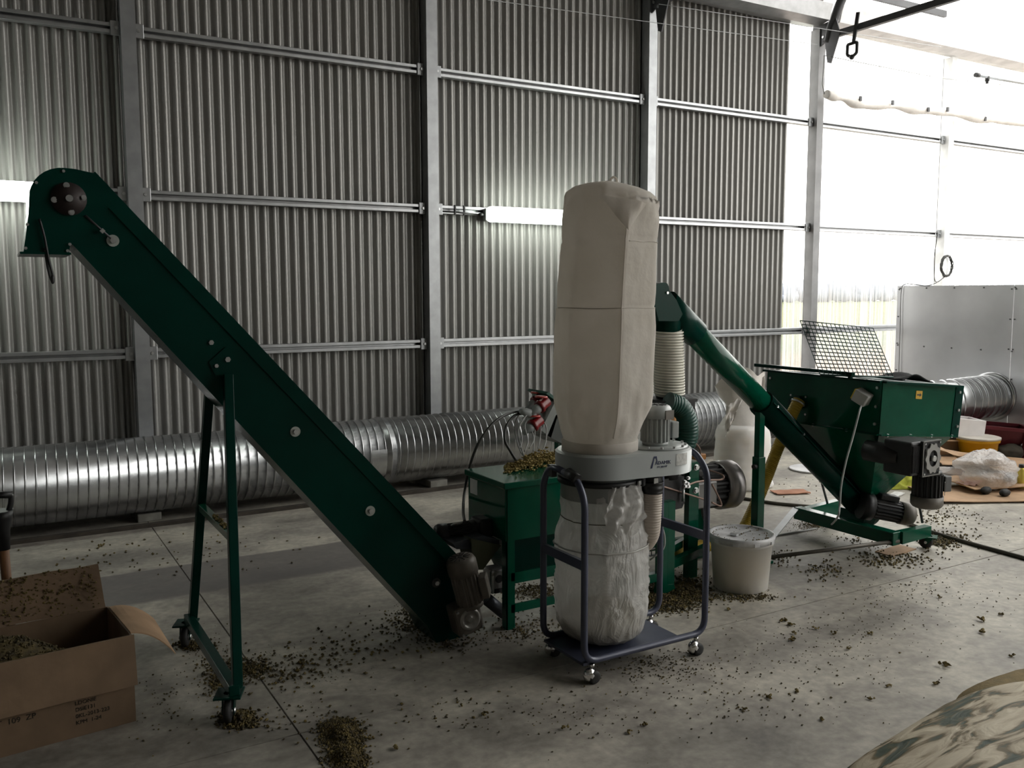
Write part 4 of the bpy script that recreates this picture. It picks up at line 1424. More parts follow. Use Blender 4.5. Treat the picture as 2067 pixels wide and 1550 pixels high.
# frame
ml.part('frame_leg', MB().box2((p1.x - .045, p1.y, .02), (p1.x + .0, p1.y + .05, .50)).box2((p1.x + .004, p1.y + .004, .02), (p1.x + .05, p1.y + .05, .50)), GREEN)
ml.part('foot', MB().prism([(p1.x - .06, p1.y, 0), (p1.x + .06, p1.y, 0), (p1.x + .045, p1.y, .05), (p1.x - .045, p1.y, .05)], (0, .05, 0)), GREEN)
x2 = aty(1395, 1050, 3.72)
ml.part('frame_leg', MB().box2((x2.x - .035, 3.70, 0), (x2.x + .035, 3.74, .66)), GREEN)
x3 = aty(1410, 1100, 3.98)
ml.part('frame_leg', MB().box2((x3.x - .03, 3.96, 0), (x3.x + .03, 4.0, .45)), GREEN)
ml.part('frame_leg', MB().box2((2.93, 3.98, 0), (2.98, 4.03, .6)), GREEN)
ml.part('frame_rail', MB().beam((p1.x + .03, p1.y + .03, .15), (x2.x + .12, 3.72, .15), .04, .045), GREEN)
ml.part('frame_rail', MB().beam((p1.x + .02, p1.y + .04, .22), (x3.x, 3.98, .15), .03, .04), GREEN)
ml.part('frame_rail', MB().beam((p1.x - .03, p1.y + .03, .10), (2.70, p1.y + .03, .10), .04, .045), GREEN)
ml.part('frame_rail', MB().beam((2.95, 3.99, .12), (x3.x, 3.98, .12), .04, .045), GREEN)
for z in (.63, .50):
    bolt(ml, (x2.x + .012, 3.70, z), (0, -1, 0), .014, washer=.018)
# lower black housing with fittings
hb1 = aty(1356, 998, 3.66)
lo = ml.part('die_housing', MB().prism([hb1 + Vector((x, 0, z)) for x, z in ((-.085, .09), (.085, .09), (.095, -.05), (.075, -.085), (-.02, -.09), (-.085, -.05))], (0, .18, 0)), BLACKM)
ml.part('cylinder_cap', MB().cyl(hb1 + Vector((.01, .05, .08)), hb1 + Vector((.01, .05, .15)), .06, n=22), BLACKM, lo)
fx = aty(1383, 975, 3.64)
for dx, dz in ((0, 0), (.004, .03), (-.02, .012), (-.018, -.012), (.006, -.016)):
    ml.part('fitting', MB().lathe(fx + Vector((dx, -.01, dz)), (0, -1, .1), [(0, .011), (.012, .011), (.012, .008), (.02, .008)], 6, smooth=False), ZINC, lo)
ml.part('gauge_rod', MB().cyl(fx + Vector((-.012, 0, -.02)), fx + Vector((-.012, 0, -.10)), .008, n=8), ZINC, lo)
# upper black inlet box and pipe
hb2 = aty(1347, 842, AY)
zt_ = aty(1347, 805, AY).z
up_ = ml.part('inlet_box', MB().box2((hb2.x - .10, AY - .10, zt_ - .20), (hb2.x + .115, AY + .10, zt_), .006), BLACKM)
ml.part('box_rim', MB().box2((hb2.x - .108, AY - .108, zt_ - .012), (hb2.x + .122, AY + .108, zt_ + .004)), BLACKM, up_)
ml.part('inlet_pipe', MB().cyl((hb2.x + .01, AY, zt_), (hb2.x + .01, AY, zt_ + .10), .073, n=26), BLACKM, up_)
ml.part('support_column', MB().box2((hb2.x - .06, AY - .04, .55), (hb2.x + .06, AY + .04, zt_ - .19)), BLACKM)
# green bend
GH = mat('green_hose', (.004, .06, .045), .4, 0, .1, 12, 0, 1, .2)
gp2 = [aty(1348, 812, AY - .13), aty(1372, 822, AY - .14), aty(1386, 848, AY - .14), aty(1388, 880, AY - .13), aty(1378, 905, AY - .10), aty(1362, 922, AY - .02)]
hose(ml, gp2, .055, GH, .016, 'suction_hose', ridge=.05)
ml.part('hose_clip', MB().lathe(gp2[4] + Vector((.0, 0, .0)), gp2[5] - gp2[4], [(0, .06), (0, .064), (.012, .064), (.012, .06)], 24), ZINC)
ml.part('orange_cap', MB().lathe(aty(1352, 848, AY - .16), (1, 0, -.15), [(0, .012), (.02, .022), (.03, .018), (.035, .006)], 14), mat('orange_plastic', (.45, .18, .03), .4))
# motor with bright cowl
mc = aty(1390, 985, 4.0)
mt_ = ml.part('main_motor', MB().lathe(mc, (1, -.12, 0), [(0, .10), (.02, .135), (.20, .135)], 72, True, True, False, rf=lambda t, h: 1.0 if (int(round(t / (2 * pi) * 72)) % 4) < 2 else .92), BLACKM)
ml.part('fan_cowl', MB().lathe(mc + Vector((.20, -.024, 0)), (1, -.12, 0), [(0, .13), (0, .148), (.10, .148), (.115, .140), (.118, .11), (.118, .02)], 40), mat('polished_cowl', (.36, .34, .34), .36, .8), mt_)
ml.part('terminal_box', MB().box(aty(1420, 997, 3.82), (.15, .07, .15), None, .008), mat('box_alloy', (.19, .185, .18), .45, .5), mt_)
ml.part('terminal_label', MB().box(aty(1411, 990, 3.783), (.006, .002, .05)), PAPER, mt_)
ml.part('solenoid', MB().box(aty(1409, 921, 3.9), (.075, .06, .035), None, .006), mat('orange_plastic', (.45, .18, .03)), mt_)
for pts in ([aty(1392, 884, 3.8), aty(1404, 895, 3.8), aty(1412, 905, 3.82), aty(1414, 921, 3.85)],
            [aty(1383, 982, 3.64), aty(1405, 973, 3.66), aty(1435, 969, 3.68), aty(1455, 968, 3.7), aty(1461, 963, 3.7), aty(1455, 957, 3.72), aty(1432, 949, 3.8)],
            [aty(1338, 982, 3.64), aty(1380, 995, 3.66), aty(1425, 1009, 3.68)],
            [aty(1437, 977, 3.68), aty(1448, 998, 3.68), aty(1456, 1017, 3.68), aty(1452, 1021, 3.68), aty(1437, 1014, 3.68)]):
    ml.part('copper_tube', MB().tube(bezier(pts, 7), .0055, 6), COPPER)
ml.part('motor_lead', MB().tube(bezier([aty(1417, 1012, 3.8), aty(1419, 1040, 3.8), aty(1428, 1062, 3.8), aty(1440, 1080, 3.75), atz(1450, 1100, .02)], 8), .008, 7), CABLEB)
# die chain / cable tray behind the frame
ml.part('wire_tray', MB().beam(aty(1310, 1110, 3.9), aty(1415, 1085, 3.9), .02, .004).beam(aty(1310, 1122, 3.9), aty(1415, 1097, 3.9), .02, .004), DKSTEEL)
for k in range(9):
    a = aty(1315 + 12 * k, 1108.5 - 2.9 * k, 3.9)
    ml.part('tray_wire', MB().cyl(a, a + Vector((0, 0, -.035)), .003, n=5), DKSTEEL)
for pts in ([aty(1312, 1130, 3.55), aty(1325, 1120, 3.52), aty(1340, 1105, 3.5), aty(1341, 1080, 3.5), aty(1333, 1050, 3.5), aty(1334, 1015, 3.55)],
            [aty(1310, 1092, 3.4), aty(1308, 1120, 3.4), aty(1306, 1145, 3.4), aty(1300, 1165, 3.4)]):
    ml.part('grey_lead', MB().tube(bezier(pts, 7), .005, 6), CABLEG)

# ================================================================ yellow suction hose
yh = Thing('yellow_hose', 'yellow ribbed hose from the green hopper down past the bucket to the mill', 'hose', (3.9, 4.0, 0))
YP = [atx(1613, 808, 4.335), atx(1598, 838, 4.28), aty(1568, 910, 3.96), aty(1545, 970, 3.95), aty(1520, 1030, 3.94), aty(1496, 1075, 3.93), aty(1465, 1098, 3.90), aty(1424, 1100, 3.86), aty(1380, 1112, 3.82), aty(1345, 1120, 3.80)]
hose(yh, YP, .036, YHOSE, .012, 'hose_body', ridge=.05, n=16)
yh.part('hose_clamp', MB().lathe(YP[0], YP[1] - YP[0], [(0.01, .04), (0.01, .045), (.022, .045), (.022, .04)], 20), ZINC)

# ================================================================ screw feeder with hopper
sf = Thing('screw_feeder', 'green hopper with inclined screw feeder tube, motors and a wheeled base', 'hopper', (4.8, 3.8, 0))
TLT = math.atan2(1.057 - .987, 5.427 - 4.658)
HX, HZ, HYF = 4.376, .781, 3.30
HYB = atx(1549, 752, 4.39).y
ct, st = math.cos(TLT), math.sin(TLT)


def hp(a, y, h):
    """hopper coordinates: a along its tilted width, h up from the fold line"""
    return Vector((HX + a * ct + h * st * .6, y, HZ - a * st + h * ct))


HW, HH = .702, .307
T = .004
for nm, poly, vec in (
    ('side_panel', [hp(0, HYF, 0), hp(0, HYB, 0), hp(0, HYB, HH), hp(0, HYF, HH)], (T, 0, 0)),
    ('front_panel', [hp(0, HYF, 0), hp(HW, HYF, 0), hp(HW + .02, HYF, HH), hp(0, HYF, HH)], (0, T, 0)),
    ('side_panel', [hp(HW, HYF, 0), hp(HW, HYB, 0), hp(HW + .02, HYB, HH), hp(HW + .02, HYF, HH)], (-T, 0, 0)),
    ('back_panel', [hp(0, HYB, 0), hp(HW, HYB, 0), hp(HW + .02, HYB, HH), hp(0, HYB, HH)], (0, -T, 0))):
    sf.part(nm, MB().prism(poly, vec), GREEN)
sf.part('corner_flange', MB().prism([hp(HW - .03, HYF - .004, -.01), hp(HW + .045, HYF - .004, -.01), hp(HW + .065, HYF - .004, HH), hp(HW - .01, HYF - .004, HH)], (0, .004, 0)), GREEND)
for h in (.06, .16, .27):
    bolt(sf, hp(HW + .02, HYF - .004, h), (0, -1, 0), .009)
    bolt(sf, hp(0, HYF + .03, h), (-1, 0, 0), .009)
for a in (.07, .28, .48, .68):
    bolt(sf, hp(a, HYF, .0), (0, -1, -.3), .010)
for y in (.22, .47, .72):
    bolt(sf, hp(0, HYF + y, 0), (-1, 0, -.2), .009)
for h in (.04, .14, .26):
    bolt(sf, hp(0, HYB - .03, h), (-1, 0, 0), .008)
sf.part('fold_flange', MB().beam(hp(0, HYF - .008, 0), hp(HW, HYF - .008, 0), .018, .008).beam(hp(-.008, HYF, 0), hp(-.008, HYB, 0), .018, .008), GREEN)
# funnel
CYH = (HYF + HYB) / 2
bq = aty(1755, 1005, CYH - .12)
fb = [hp(.40, CYH - .11, -.455), hp(.49, CYH - .11, -.455), hp(.49, CYH + .10, -.455), hp(.40, CYH + .10, -.455)]
ft = [hp(0, HYF, 0), hp(HW, HYF, 0), hp(HW, HYB, 0), hp(0, HYB, 0)]
sf.part('funnel', MB().rings([ft, fb], True, False, True, False), GREEN)
# rim, rail and lid mesh
sf.part('rim', MB().beam(hp(-.012, HYF, HH), hp(-.012, HYB + .02, HH), .03, .012).beam(hp(0, HYF - .012, HH), hp(HW + .03, HYF - .012, HH), .03, .012).beam(hp(0, HYB, HH), hp(HW + .03, HYB, HH), .03, .012).beam(hp(HW + .02, HYF, HH), hp(HW + .02, HYB, HH), .03, .012), GREEND)
sf.part('hinge_bar', MB().beam(hp(-.03, HYF + .18, HH + .03), hp(-.03, HYB + .08, HH + .03), .03, .02).beam(hp(-.03, HYF + .2, HH + .0), hp(-.03, HYF + .2, HH + .03), .02, .02), GREEND)
# corners of the opened grid (far top-left, far top-right, hinge right, hinge left)
gD = atz(1656, 757, 1.112); gC = atz(1803, 761, 1.095); gA = aty(1615, 647, gD.y + .16); gB = aty(1762, 662, gC.y + .16)
gm_ = MB()
NA, NBR = 17, 14
gcol = mat('grid_green', (.01, .055, .045), .4)
gr = sf.part('lid_frame', MB().tube([gD, gC], .006, 6), gcol)
for i in range(NA + 1):
    u = i / NA
    sf.part('grid_wire', MB().tube([gA.lerp(gB, u), gD.lerp(gC, u)], .0028, 4), gcol, gr)
for j in range(NBR + 1):
    v = j / NBR
    sf.part('grid_wire', MB().tube([gA.lerp(gD, v), gB.lerp(gC, v)], .0028, 4), gcol, gr)
# grid left lying in the mouth
for i in range(22):
    y = HYF + .08 + i * .035
    if y < HYB - .02:
        sf.part('mouth_wire', MB().tube([hp(.0, y, HH + .004), hp(HW, y, HH + .004)], .003, 4), gcol, gr)
# auger tube
AYC = CYH
tb, tt = aty(1750, 1035, AYC), aty(1338, 606, AYC)
dirA = (tt - tb).normalized()
TRAD = .066
tj = aty(1535, 815, AYC)
sj = (tj - tb).dot(dirA)
L_ = (tt - tb).length
sf.part('auger_trough', MB().cyl(tb - dirA * .04, tb + dirA * sj, TRAD + .012, n=28), GREEND)
sf.part('trough_flange', MB().beam(tb + dirA * .1 + Vector((0, -TRAD - .01, .02)), tb + dirA * (sj - .02) + Vector((0, -TRAD - .01, .02)), .02, .008), GREEND)
sf.part('auger_tube', MB().cyl(tb + dirA * (sj - .05), tb + dirA * (L_ - .04), TRAD, n=30), GREEN)
for s_ in (.95, .72):
    bolt(sf, tb + dirA * (sj * s_) + Vector((0, -TRAD - .012, .02)), (0, -1, .2), .007)
hd_ = tb + dirA * (L_ - .02)
ax2 = Vector((-dirA.z, 0, dirA.x)); ax2 = -ax2 if ax2.z < 0 else ax2
sf.part('head_sleeve', MB().cyl(tb + dirA * (L_ - .30), tb + dirA * (L_ - .02), TRAD + .010, n=30), GREEND)
# end cap plate of the tube, above the spout
vert = aty(1346, 700, AYC)
hpx = [(1323, 622), (1316, 612), (1316, 584), (1319, 579), (1326, 574), (1334, 571), (1342, 570), (1347, 572), (1350, 578), (1351, 586), (1366, 606), (1378, 634), (1370, 648), (1330, 648)]
sf.part('outlet_hood', MB().prism([aty(x, y, AYC - .085) for x, y in hpx], (0, .17, 0)), GREEND)
bolt(sf, aty(1346, 591, AYC - .085), (0, -1, 0), .008)
zt2 = aty(1346, 655, AYC).z
zo_ = aty(1346, 615, AYC).z
sf.part('outlet_spout', MB().cyl((vert.x, AYC, zt2 - .06), (vert.x, AYC, zo_ + .02), .073, n=28), GREEND)
# support post
sp_t = aty(1534, 838, AYC - .02)
spx = aty(1531, 960, AYC - .02)
sf.part('support_post', MB().beam((spx.x, AYC - .02, .02), (sp_t.x, AYC - .02, sp_t.z + .02), .042, .042, (1, 0, 0), .003), GREEN)
sf.part('post_sleeve', MB().beam((spx.x, AYC - .02, .02), (spx.x, AYC - .02, aty(1531, 920, AYC).z), .054, .054, (1, 0, 0), .003), GREEN)
sf.part('post_knob', MB().cyl((spx.x - .03, AYC - .03, aty(1531, 938, AYC).z), (spx.x - .055, AYC - .03, aty(1531, 938, AYC).z), .014, n=12), BLACK)
sf.part('post_foot', MB().box((spx.x, AYC - .02, .01), (.16, .12, .02), None, .003), GREEN)
# base frame
BXm = 4.66
sf.part('base_beam', MB().box2((BXm - .035, 3.36, .075), (BXm + .035, 4.13, .155), .004), GREEN)
sf.part('base_cross', MB().prism([(BXm + .035, 3.345, .08), (4.97, 3.345, .09), (4.97, 3.345, .155), (BXm + .035, 3.345, .155)], (0, .05, 0)), GREEN)
sf.part('base_cross', MB().prism([(BXm + .0, 4.07, .10), (5.02, 4.07, .06), (5.02, 4.07, .165), (BXm + .0, 4.07, .145)], (0, .05, 0)), GREEN)
sf.part('motor_bracket', MB().prism([(BXm + .03, 3.64, .12), (BXm + .15, 3.64, .12), (BXm + .20, 3.64, .20), (BXm + .08, 3.64, .20)], (0, .2, 0)), GREEND)
caster(sf, (5.0, 3.40, 0), .04, .078, GREEN, (.3, -.5, 0), wd=.028)
caster(sf, (5.0, 4.13, 0), .04, .078, GREEN, (-.3, .5, 0), wd=.028)
pz = aty(1622, 1028, 4.12)
sf.part('tie_strip', MB().beam((BXm - .02, 4.12, .15), (spx.x + .03, AYC - .0, .04), .045, .005), GALVP)
sf.part('tie_rod', MB().cyl((BXm + .02, 3.36, .10), (spx.x + .0, AYC - .05, .035), .012, n=10), mat('rusty_rod', (.10, .09, .075), .5, .5))
sf.part('stay_rod', MB().cyl(aty(1652, 950, 4.02), aty(1672, 1022, 4.09), .008, n=8), DKSTEEL)
sf.part('stay_rod', MB().cyl(aty(1840, 930, 3.40), aty(1862, 1055, 3.37), .008, n=8), DKSTEEL)
# lower auger motor
a_, b_ = aty(1755, 1023, AYC - .12), aty(1843, 1040, AYC - .26)
sf.part('motor_flange', MB().cyl(a_ - (b_ - a_).normalized() * .06, a_ + (b_ - a_).normalized() * .01, .085, n=28), BLACKM)
lo_m = motor(sf, a_, b_ - a_, .068, (b_ - a_).length, BLACKM, MOTGREY, 18, (0, 0, 1), 'screw_motor')
# gearbox and vertical motor
G = aty(1877, 924, 3.05)
gx0 = aty(1803, 922, 3.2)
gbx = sf.part('gearbox', MB().box2((G.x - .15, 3.06, G.z - .095), (G.x + .06, 3.24, G.z + .095), .012), BLACKM)
sf.part('gear_arm', MB().cyl((G.x - .10, 3.16, G.z), (G.x - .14, 3.36, G.z + .01), .06, n=20), BLACKM, gbx)
for k in range(7):
    sf.part('rib', MB().box2((G.x - .142 + k * .010, 3.052, G.z - .075), (G.x - .138 + k * .010, 3.062, G.z + .075)), BLACKM, gbx)
fp_ = sf.part('flange_plate', MB().box((G.x, 3.05, G.z), (.16, .02, .20), None, .006), BLACKM, gbx)
sf.part('plate_edge', MB().box((G.x - .077, 3.038, G.z), (.006, .004, .20)).box((G.x, 3.038, G.z + .097), (.155, .004, .006)).box((G.x, 3.038, G.z - .097), (.155, .004, .006)), mat('worn_edge', (.22, .22, .21), .4, .7), gbx)
rg = MB()
nseg = 96
for k in range(2):
    pass
rs_ = []
for (rr, yy) in ((.042, 3.039), (.042, 3.028), (.074, 3.028), (.076, 3.039)):
    rs_.append([Vector((G.x + rr * (1 + .07 * math.cos(10 * t) * (1 if rr > .05 else 0)) * math.cos(t) * .86, yy, G.z + rr * (1 + .07 * math.cos(10 * t) * (1 if rr > .05 else 0)) * math.sin(t) * 1.1)) for t in [2 * pi * i / nseg for i in range(nseg)]])
sf.part('flange_ring', rg.rings(rs_, True, False, False, False), mat('cast_flange', (.33, .33, .32), .38, .8), gbx)
sf.part('hub', MB().cyl((G.x, 3.036, G.z), (G.x, 3.018, G.z), .016, n=16), ZINC, gbx)
for sx in (-1, 1):
    for sz in (-1, 1):
        bolt(sf, (G.x + .065 * sx, 3.04, G.z + .085 * sz), (0, -1, 0), .006, parent=gbx)
mv = Vector((aty(1872, 980, 3.13).x, 3.13, G.z - .095))
ml_ = mv.z - aty(1873, 1027, 3.1).z
vm = motor(sf, mv, (0, 0, -1), .084, ml_, BLACKM, MOTGREY, 20, (1, -.3, 0), 'hopper_motor', mat('grey_box', (.12, .12, .12), .5))
sf.part('motor_plate', MB().box(mv + Vector((.055, -.072, -.10)), (.03, .003, .075), Matrix.Rotation(.6, 3, 'Z')), PAPER, vm)
# switch box, sticker, cables
sw = hp(-.04, HYF + .10, HH - .10)
rot_ = Matrix.Rotation(.5, 3, 'X') @ Matrix.Rotation(.2, 3, 'Z')
swp = sf.part('switch_box', MB().box(sw, (.07, .085, .075), rot_, .006), mat('switch_grey', (.5, .5, .48), .45))
sf.part('switch_face', MB().box(sw + rot_ @ Vector((0, .045, .0)), (.06, .01, .065), rot_, .003), mat('switch_yellow', (.62, .46, .03), .45), swp)
cbl = bezier([sw + Vector((0, .0, -.045)), aty(1735, 830, 3.30), aty(1722, 880, 3.28), aty(1708, 930, 3.26), aty(1698, 980, 3.24), aty(1695, 1020, 3.22), aty(1690, 1045, 3.25), atz(1672, 1062, .01), atz(1640, 1068, .006), atz(1600, 1075, .006), atz(1566, 1081, .006)], 8)
solo('switch_cable', MB().tube(cbl, .0055, 7), CABLEG, 'grey cable hanging from the hopper switch box to the floor', 'cable', cbl[0])
st_c = hp(.335, HYF - .002, HH - .065)
rxx = (hp(1, HYF, 0) - hp(0, HYF, 0)).normalized()
s2 = sf.part('arrow_sticker', MB().box(st_c, (.058, .002, .048), Matrix.Rotation(TLT, 3, 'Y')), mat('sticker_orange', (.62, .36, .02), .5))
upx = Vector((-rxx.z, 0, rxx.x)) if rxx.x > 0 else UPV
upx = Vector((st, 0, ct))
A0 = st_c + Vector((0, -.0016, 0))
ar = [A0 - rxx * .02 + upx * .004, A0 + rxx * .006 + upx * .004, A0 + rxx * .006 + upx * .011, A0 + rxx * .021, A0 + rxx * .006 - upx * .011, A0 + rxx * .006 - upx * .004, A0 - rxx * .02 - upx * .004]
sf.part('arrow_mark', MB().prism(ar, (0, -.0008, 0)), BLACK, s2)
# hose stub on the side panel
hs_ = atx(1612, 815, 4.383)
sf.part('hose_stub', MB().cyl(hs_ + Vector((.02, 0, 0)), hs_ + Vector((-.05, -.01, .02)), .042, n=20), GREEND)
for dy, dz in ((-.06, .05), (.06, .05), (-.06, -.06)):
    bolt(sf, hs_ + Vector((0, dy, dz)), (-1, 0, 0), .007)
# dark cloth on the far rim
solo('dark_cloth', MB().grid(lambda u, v: hp(.40 + .30 * u, HYF + .16 + .2 * v, HH + .012 + .03 * math.sin(u * pi) * (1 + .5 * math.sin(v * 9 + u * 5)) + .005 * v), 14, 10, True, (0, 0, -.006)), mat('dark_cloth', (.012, .012, .013), .9), 'black cloth lying over the rear rim of the hopper', 'cloth', hp(.5, HYF + .2, HH))

# ---- clear ribbed hose between spout and mill inlet
ch = Thing('clear_hose', 'clear wire-ribbed hose hanging from the feeder spout to the mill inlet', 'hose', (vert.x, AYC, 1.03))
zlo, zhi = zt_ + .03, aty(1346, 665, AYC).z
top_c, bot_c = Vector((vert.x, AYC, zhi)), Vector((hb2.x + .01, AY, zlo))
CLR = bpy.data.materials.new('clear_hose_film')
CLR.use_nodes = True
_N, _L = CLR.node_tree.nodes, CLR.node_tree.links
_b = _N['Principled BSDF']; _b.inputs['Base Color'].default_value = (.70, .68, .60, 1); _b.inputs['Roughness'].default_value = .3
_t = _N.new('ShaderNodeBsdfTransparent'); _m = _N.new('ShaderNodeMixShader'); _m.inputs[0].default_value = .30
_L.new(_b.outputs[0], _m.inputs[1]); _L.new(_t.outputs[0], _m.inputs[2]); _L.new(_m.outputs[0], _N['Material Output'].inputs[0])
ch.part('film', MB().cyl(bot_c, top_c, .079, n=30, caps=False), CLR)
RIBM = mat('hose_rib', (.85, .82, .72), .25)
nr = 23
for k in range(nr):
    c = bot_c.lerp(top_c, (k + .3) / nr)
    ch.part('rib', MB().tube([c + Vector((.084 * math.cos(t), .084 * math.sin(t), .006 * math.sin(t))) for t in [2 * pi * i / 28 for i in range(29)]], .0048, 6, False), RIBM)

# ================================================================ white sack by the duct
SACKM = mat('woven_sack', (.82, .79, .76), .55, 0, .05, 5, .15, 22, sss=.12)
ws = Thing('white_sack', 'big white woven sack with a torn open top standing behind the feeder tube', 'sack', (5.17, 5.12, 0))
sc0 = atz(1507, 988, 0); sc0.y += .12; sc0.x += .06
PK = [(0, .20), (.0, .225), (.03, .243), (.10, .243), (.22, .236), (.36, .230), (.45, .224), (.50, .205), (.525, .17)]


def sk_rf(t, h):
    p = Vector((math.cos(t) * 1.6, math.sin(t) * 1.6, h * 4))
    k = 1 + .05 * noise.noise(p) + .02 * noise.noise(p * 3)
    d = (t - 5.5 + pi) % (2 * pi) - pi
    k += .16 * max(0, 1 - abs(d) / .35) * max(0, 1 - h / .12)       # bottom corner sticking out
    k += .012 * math.sin(h * 95) * (1 if h > .1 else 0) * .4
    return k


zz3 = []
for i in range(len(PK) - 1):
    m_ = max(1, int(abs(PK[i + 1][0] - PK[i][0]) / .012))
    for k in range(m_):
        t = k / m_
        zz3.append(tuple(PK[i][j] * (1 - t) + PK[i + 1][j] * t for j in range(2)))
zz3.append(PK[-1])
rsk = []
for h, r in zz3:
    rsk.append([sc0 + Vector((r * sk_rf(2 * pi * i / 60, h) * math.cos(2 * pi * i / 60), r * .92 * sk_rf(2 * pi * i / 60, h) * math.sin(2 * pi * i / 60), h)) for i in range(60)])
sbod = ws.part('filled_body', MB().rings(rsk, True, True, True, True), SACKM)
FILM = mat('torn_film', (.80, .76, .72), .45, 0, .1, 6, .3, 14)
camr = Vector((RT.x, RT.y, 0)).normalized()
camf = Vector((_fw.x, _fw.y, 0)).normalized()


def film(u, v):
    # crumpled neck: starts round the shoulders, opens up and to the left
    a = -pi * .95 + 2 * pi * .95 * u
    wv_ = noise.noise(Vector((u * 7, v * 3, 2)))
    r = .215 - .10 * math.sin(min(1, v * 1.6) * pi * .5) + .16 * max(0, v - .45) + .03 * wv_ * (0.3 + v)
    z = .47 + .40 * v + .10 * v * math.cos(a - .3) + .05 * v * noise.noise(Vector((u * 9, 5, v)))
    off = camr * (-.07 * v * v + .03 * v)
    return sc0 + off + camr * (r * math.sin(a)) + camf * (-r * math.cos(a) * .8) + Vector((0, 0, z))


ws.part('torn_neck', MB().grid(film, 48, 20), FILM, sbod)


def film2(u, v):
    c = sc0 + camr * (-.13 - .06 * u) + camf * (-.16) + Vector((0, 0, .70 - .26 * v + .05 * u))
    return c + camr * (.20 * u * (1 - .6 * v) - .05) + camf * (.05 * noise.noise(Vector((u * 3, v * 4, 1)))) + Vector((0, 0, .04 * noise.noise(Vector((u * 4, v * 2, 7)))))


ws.part('torn_flap', MB().grid(film2, 12, 12), FILM, sbod)


def film3(u, v):
    c = sc0 + camr * (.04 + .12 * u) + camf * (-.1 + .06 * v) + Vector((0, 0, .60 + .33 * v * (.55 + .45 * u)))
    return c + camr * (.03 * noise.noise(Vector((u * 3, v * 5, 3)))) + camf * (.04 * noise.noise(Vector((u * 5, v * 3, 4))))


ws.part('torn_flap', MB().grid(film3, 10, 12), FILM, sbod)

# ================================================================ white bucket with lid
bc = Vector((3.468, 3.452, 0))
bk = Thing('white_bucket', 'white plastic bucket with a dusty lid standing in front of the mill', 'bucket', bc)
bk.part('pail', MB().lathe(bc, UPV, [(0, .13), (0, .138), (.008, .145), (.25, .163), (.25, .170), (.262, .172), (.278, .172), (.278, .166)], 48), WHITEP)
LIDM = mat('bucket_lid', (.55, .55, .56), .4, 0, .2, 14)
ld_ = bk.part('lid', MB().lathe(bc, UPV, [(.268, .150), (.268, .176), (.292, .178), (.302, .174), (.302, .162), (.296, .158), (.290, .150), (.290, .02)], 48), LIDM)
for k in range(10):
    a = 2 * pi * k / 10
    bk.part('lid_tab', MB().box(bc + Vector((.178 * math.cos(a), .178 * math.sin(a), .277)), (.006, .03, .016), Matrix.Rotation(a, 3, 'Z')), LIDM, ld_)
s0, s1 = atz(1484, 1078, .298), atz(1520, 1066, .298)
sp2 = Thing('scraper', 'small metal scraper lying on the bucket lid', 'tool', s0)
sp2.part('shaft', MB().beam(s0, s1, .016, .008), ZINC)
sp2.part('blade', MB().beam(s0 + (s0 - s1).normalized() * .0 + Vector((0, 0, .001)), s0 + (s0 - s1).normalized() * .02 + Vector((0, 0, .001)), .04, .01), ZINC)
rn = random.Random(21)
pts = []
for _ in range(110):
    a = rn.uniform(0, 2 * pi); r = .165 * math.sqrt(rn.uniform(.6, 1)) if rn.random() < .75 else rn.uniform(0, .15)
    pts.append((bc + Vector((r * math.cos(a), r * math.sin(a), .302 if r > .16 else .291)), rn.uniform(.002, .006)))
solo('crumbs_on_lid', crumb_mb(pts, 6), CRUMB, 'dusting of crumbs around the bucket lid rim', 'crumbs', bc + UPV * .3, kind='stuff')

# ================================================================ cardboard box with crumbs, bottom left
b0, b1 = atz(275, 1455, 0), atz(0, 1530, 0)
ex = (b0 - b1); ex.z = 0; ex.normalize()
ey = Vector((-ex.y, ex.x, 0))
BH = .335
bd = .42
bl = 1.0
O = b0.copy()
bd = (atz(247, 1218, BH) - O).dot(ey)                                            # front right bottom corner


def bp3(a, d, h):
    return O - ex * a + ey * d + UPV * h


cb = Thing('cardboard_box', 'open brown cardboard box full of crumbs at the lower left', 'box', O)
cb.part('front_wall', MB().prism([bp3(0, 0, 0), bp3(bl, 0, 0), bp3(bl, 0, BH), bp3(0, 0, BH)], ey * .006), CARD)
cb.part('back_wall', MB().prism([bp3(0, bd, 0), bp3(bl, bd, 0), bp3(bl, bd, BH), bp3(0, bd, BH)], -ey * .006), CARD)
cb.part('side_wall', MB().prism([bp3(0, .006, 0), bp3(0, bd - .006, 0), bp3(0, bd - .006, BH), bp3(0, .006, BH)], -ex * .006), CARD)
cb.part('side_wall', MB().prism([bp3(bl, .006, 0), bp3(bl, bd - .006, 0), bp3(bl, bd - .006, BH), bp3(bl, .006, BH)], ex * .006), CARD)
cb.part('bottom', MB().prism([bp3(.006, .006, .002), bp3(bl - .006, .006, .002), bp3(bl - .006, bd - .006, .002), bp3(.006, bd - .006, .002)], UPV * .006), CARD)
cb.part('front_flap', MB().grid(lambda u, v: bp3(-.004 + (bl + .004) * u, -.008 - .022 * v - .004 * noise.noise(Vector((u * 6, v, 0))), BH + .004 - .185 * v), 24, 3, False, -ey * .005), CARD)
bf = cb.part('back_flap', MB().grid(lambda u, v: bp3(.01 + (bl - .01) * u, bd - .002 + .10 * v + .01 * noise.noise(Vector((u * 5, v * 2, 4))), BH + .155 * v + .008 * noise.noise(Vector((u * 8, v, 1))) * v), 24, 6, False, ey * .005), CARD)
sfm = cb.part('side_flap', MB().grid(lambda u, v: bp3(.0 - .165 * v, .02 + (bd - .04) * u * (1 - .12 * v) + .02 * v, BH + .004 - .09 * v * v - .05 * v * (1 - u) + .012 * math.sin(v * 2)), 10, 8, False, UPV * -.005), CARDL)
INK = mat('printed_ink', (.02, .015, .01), .8)
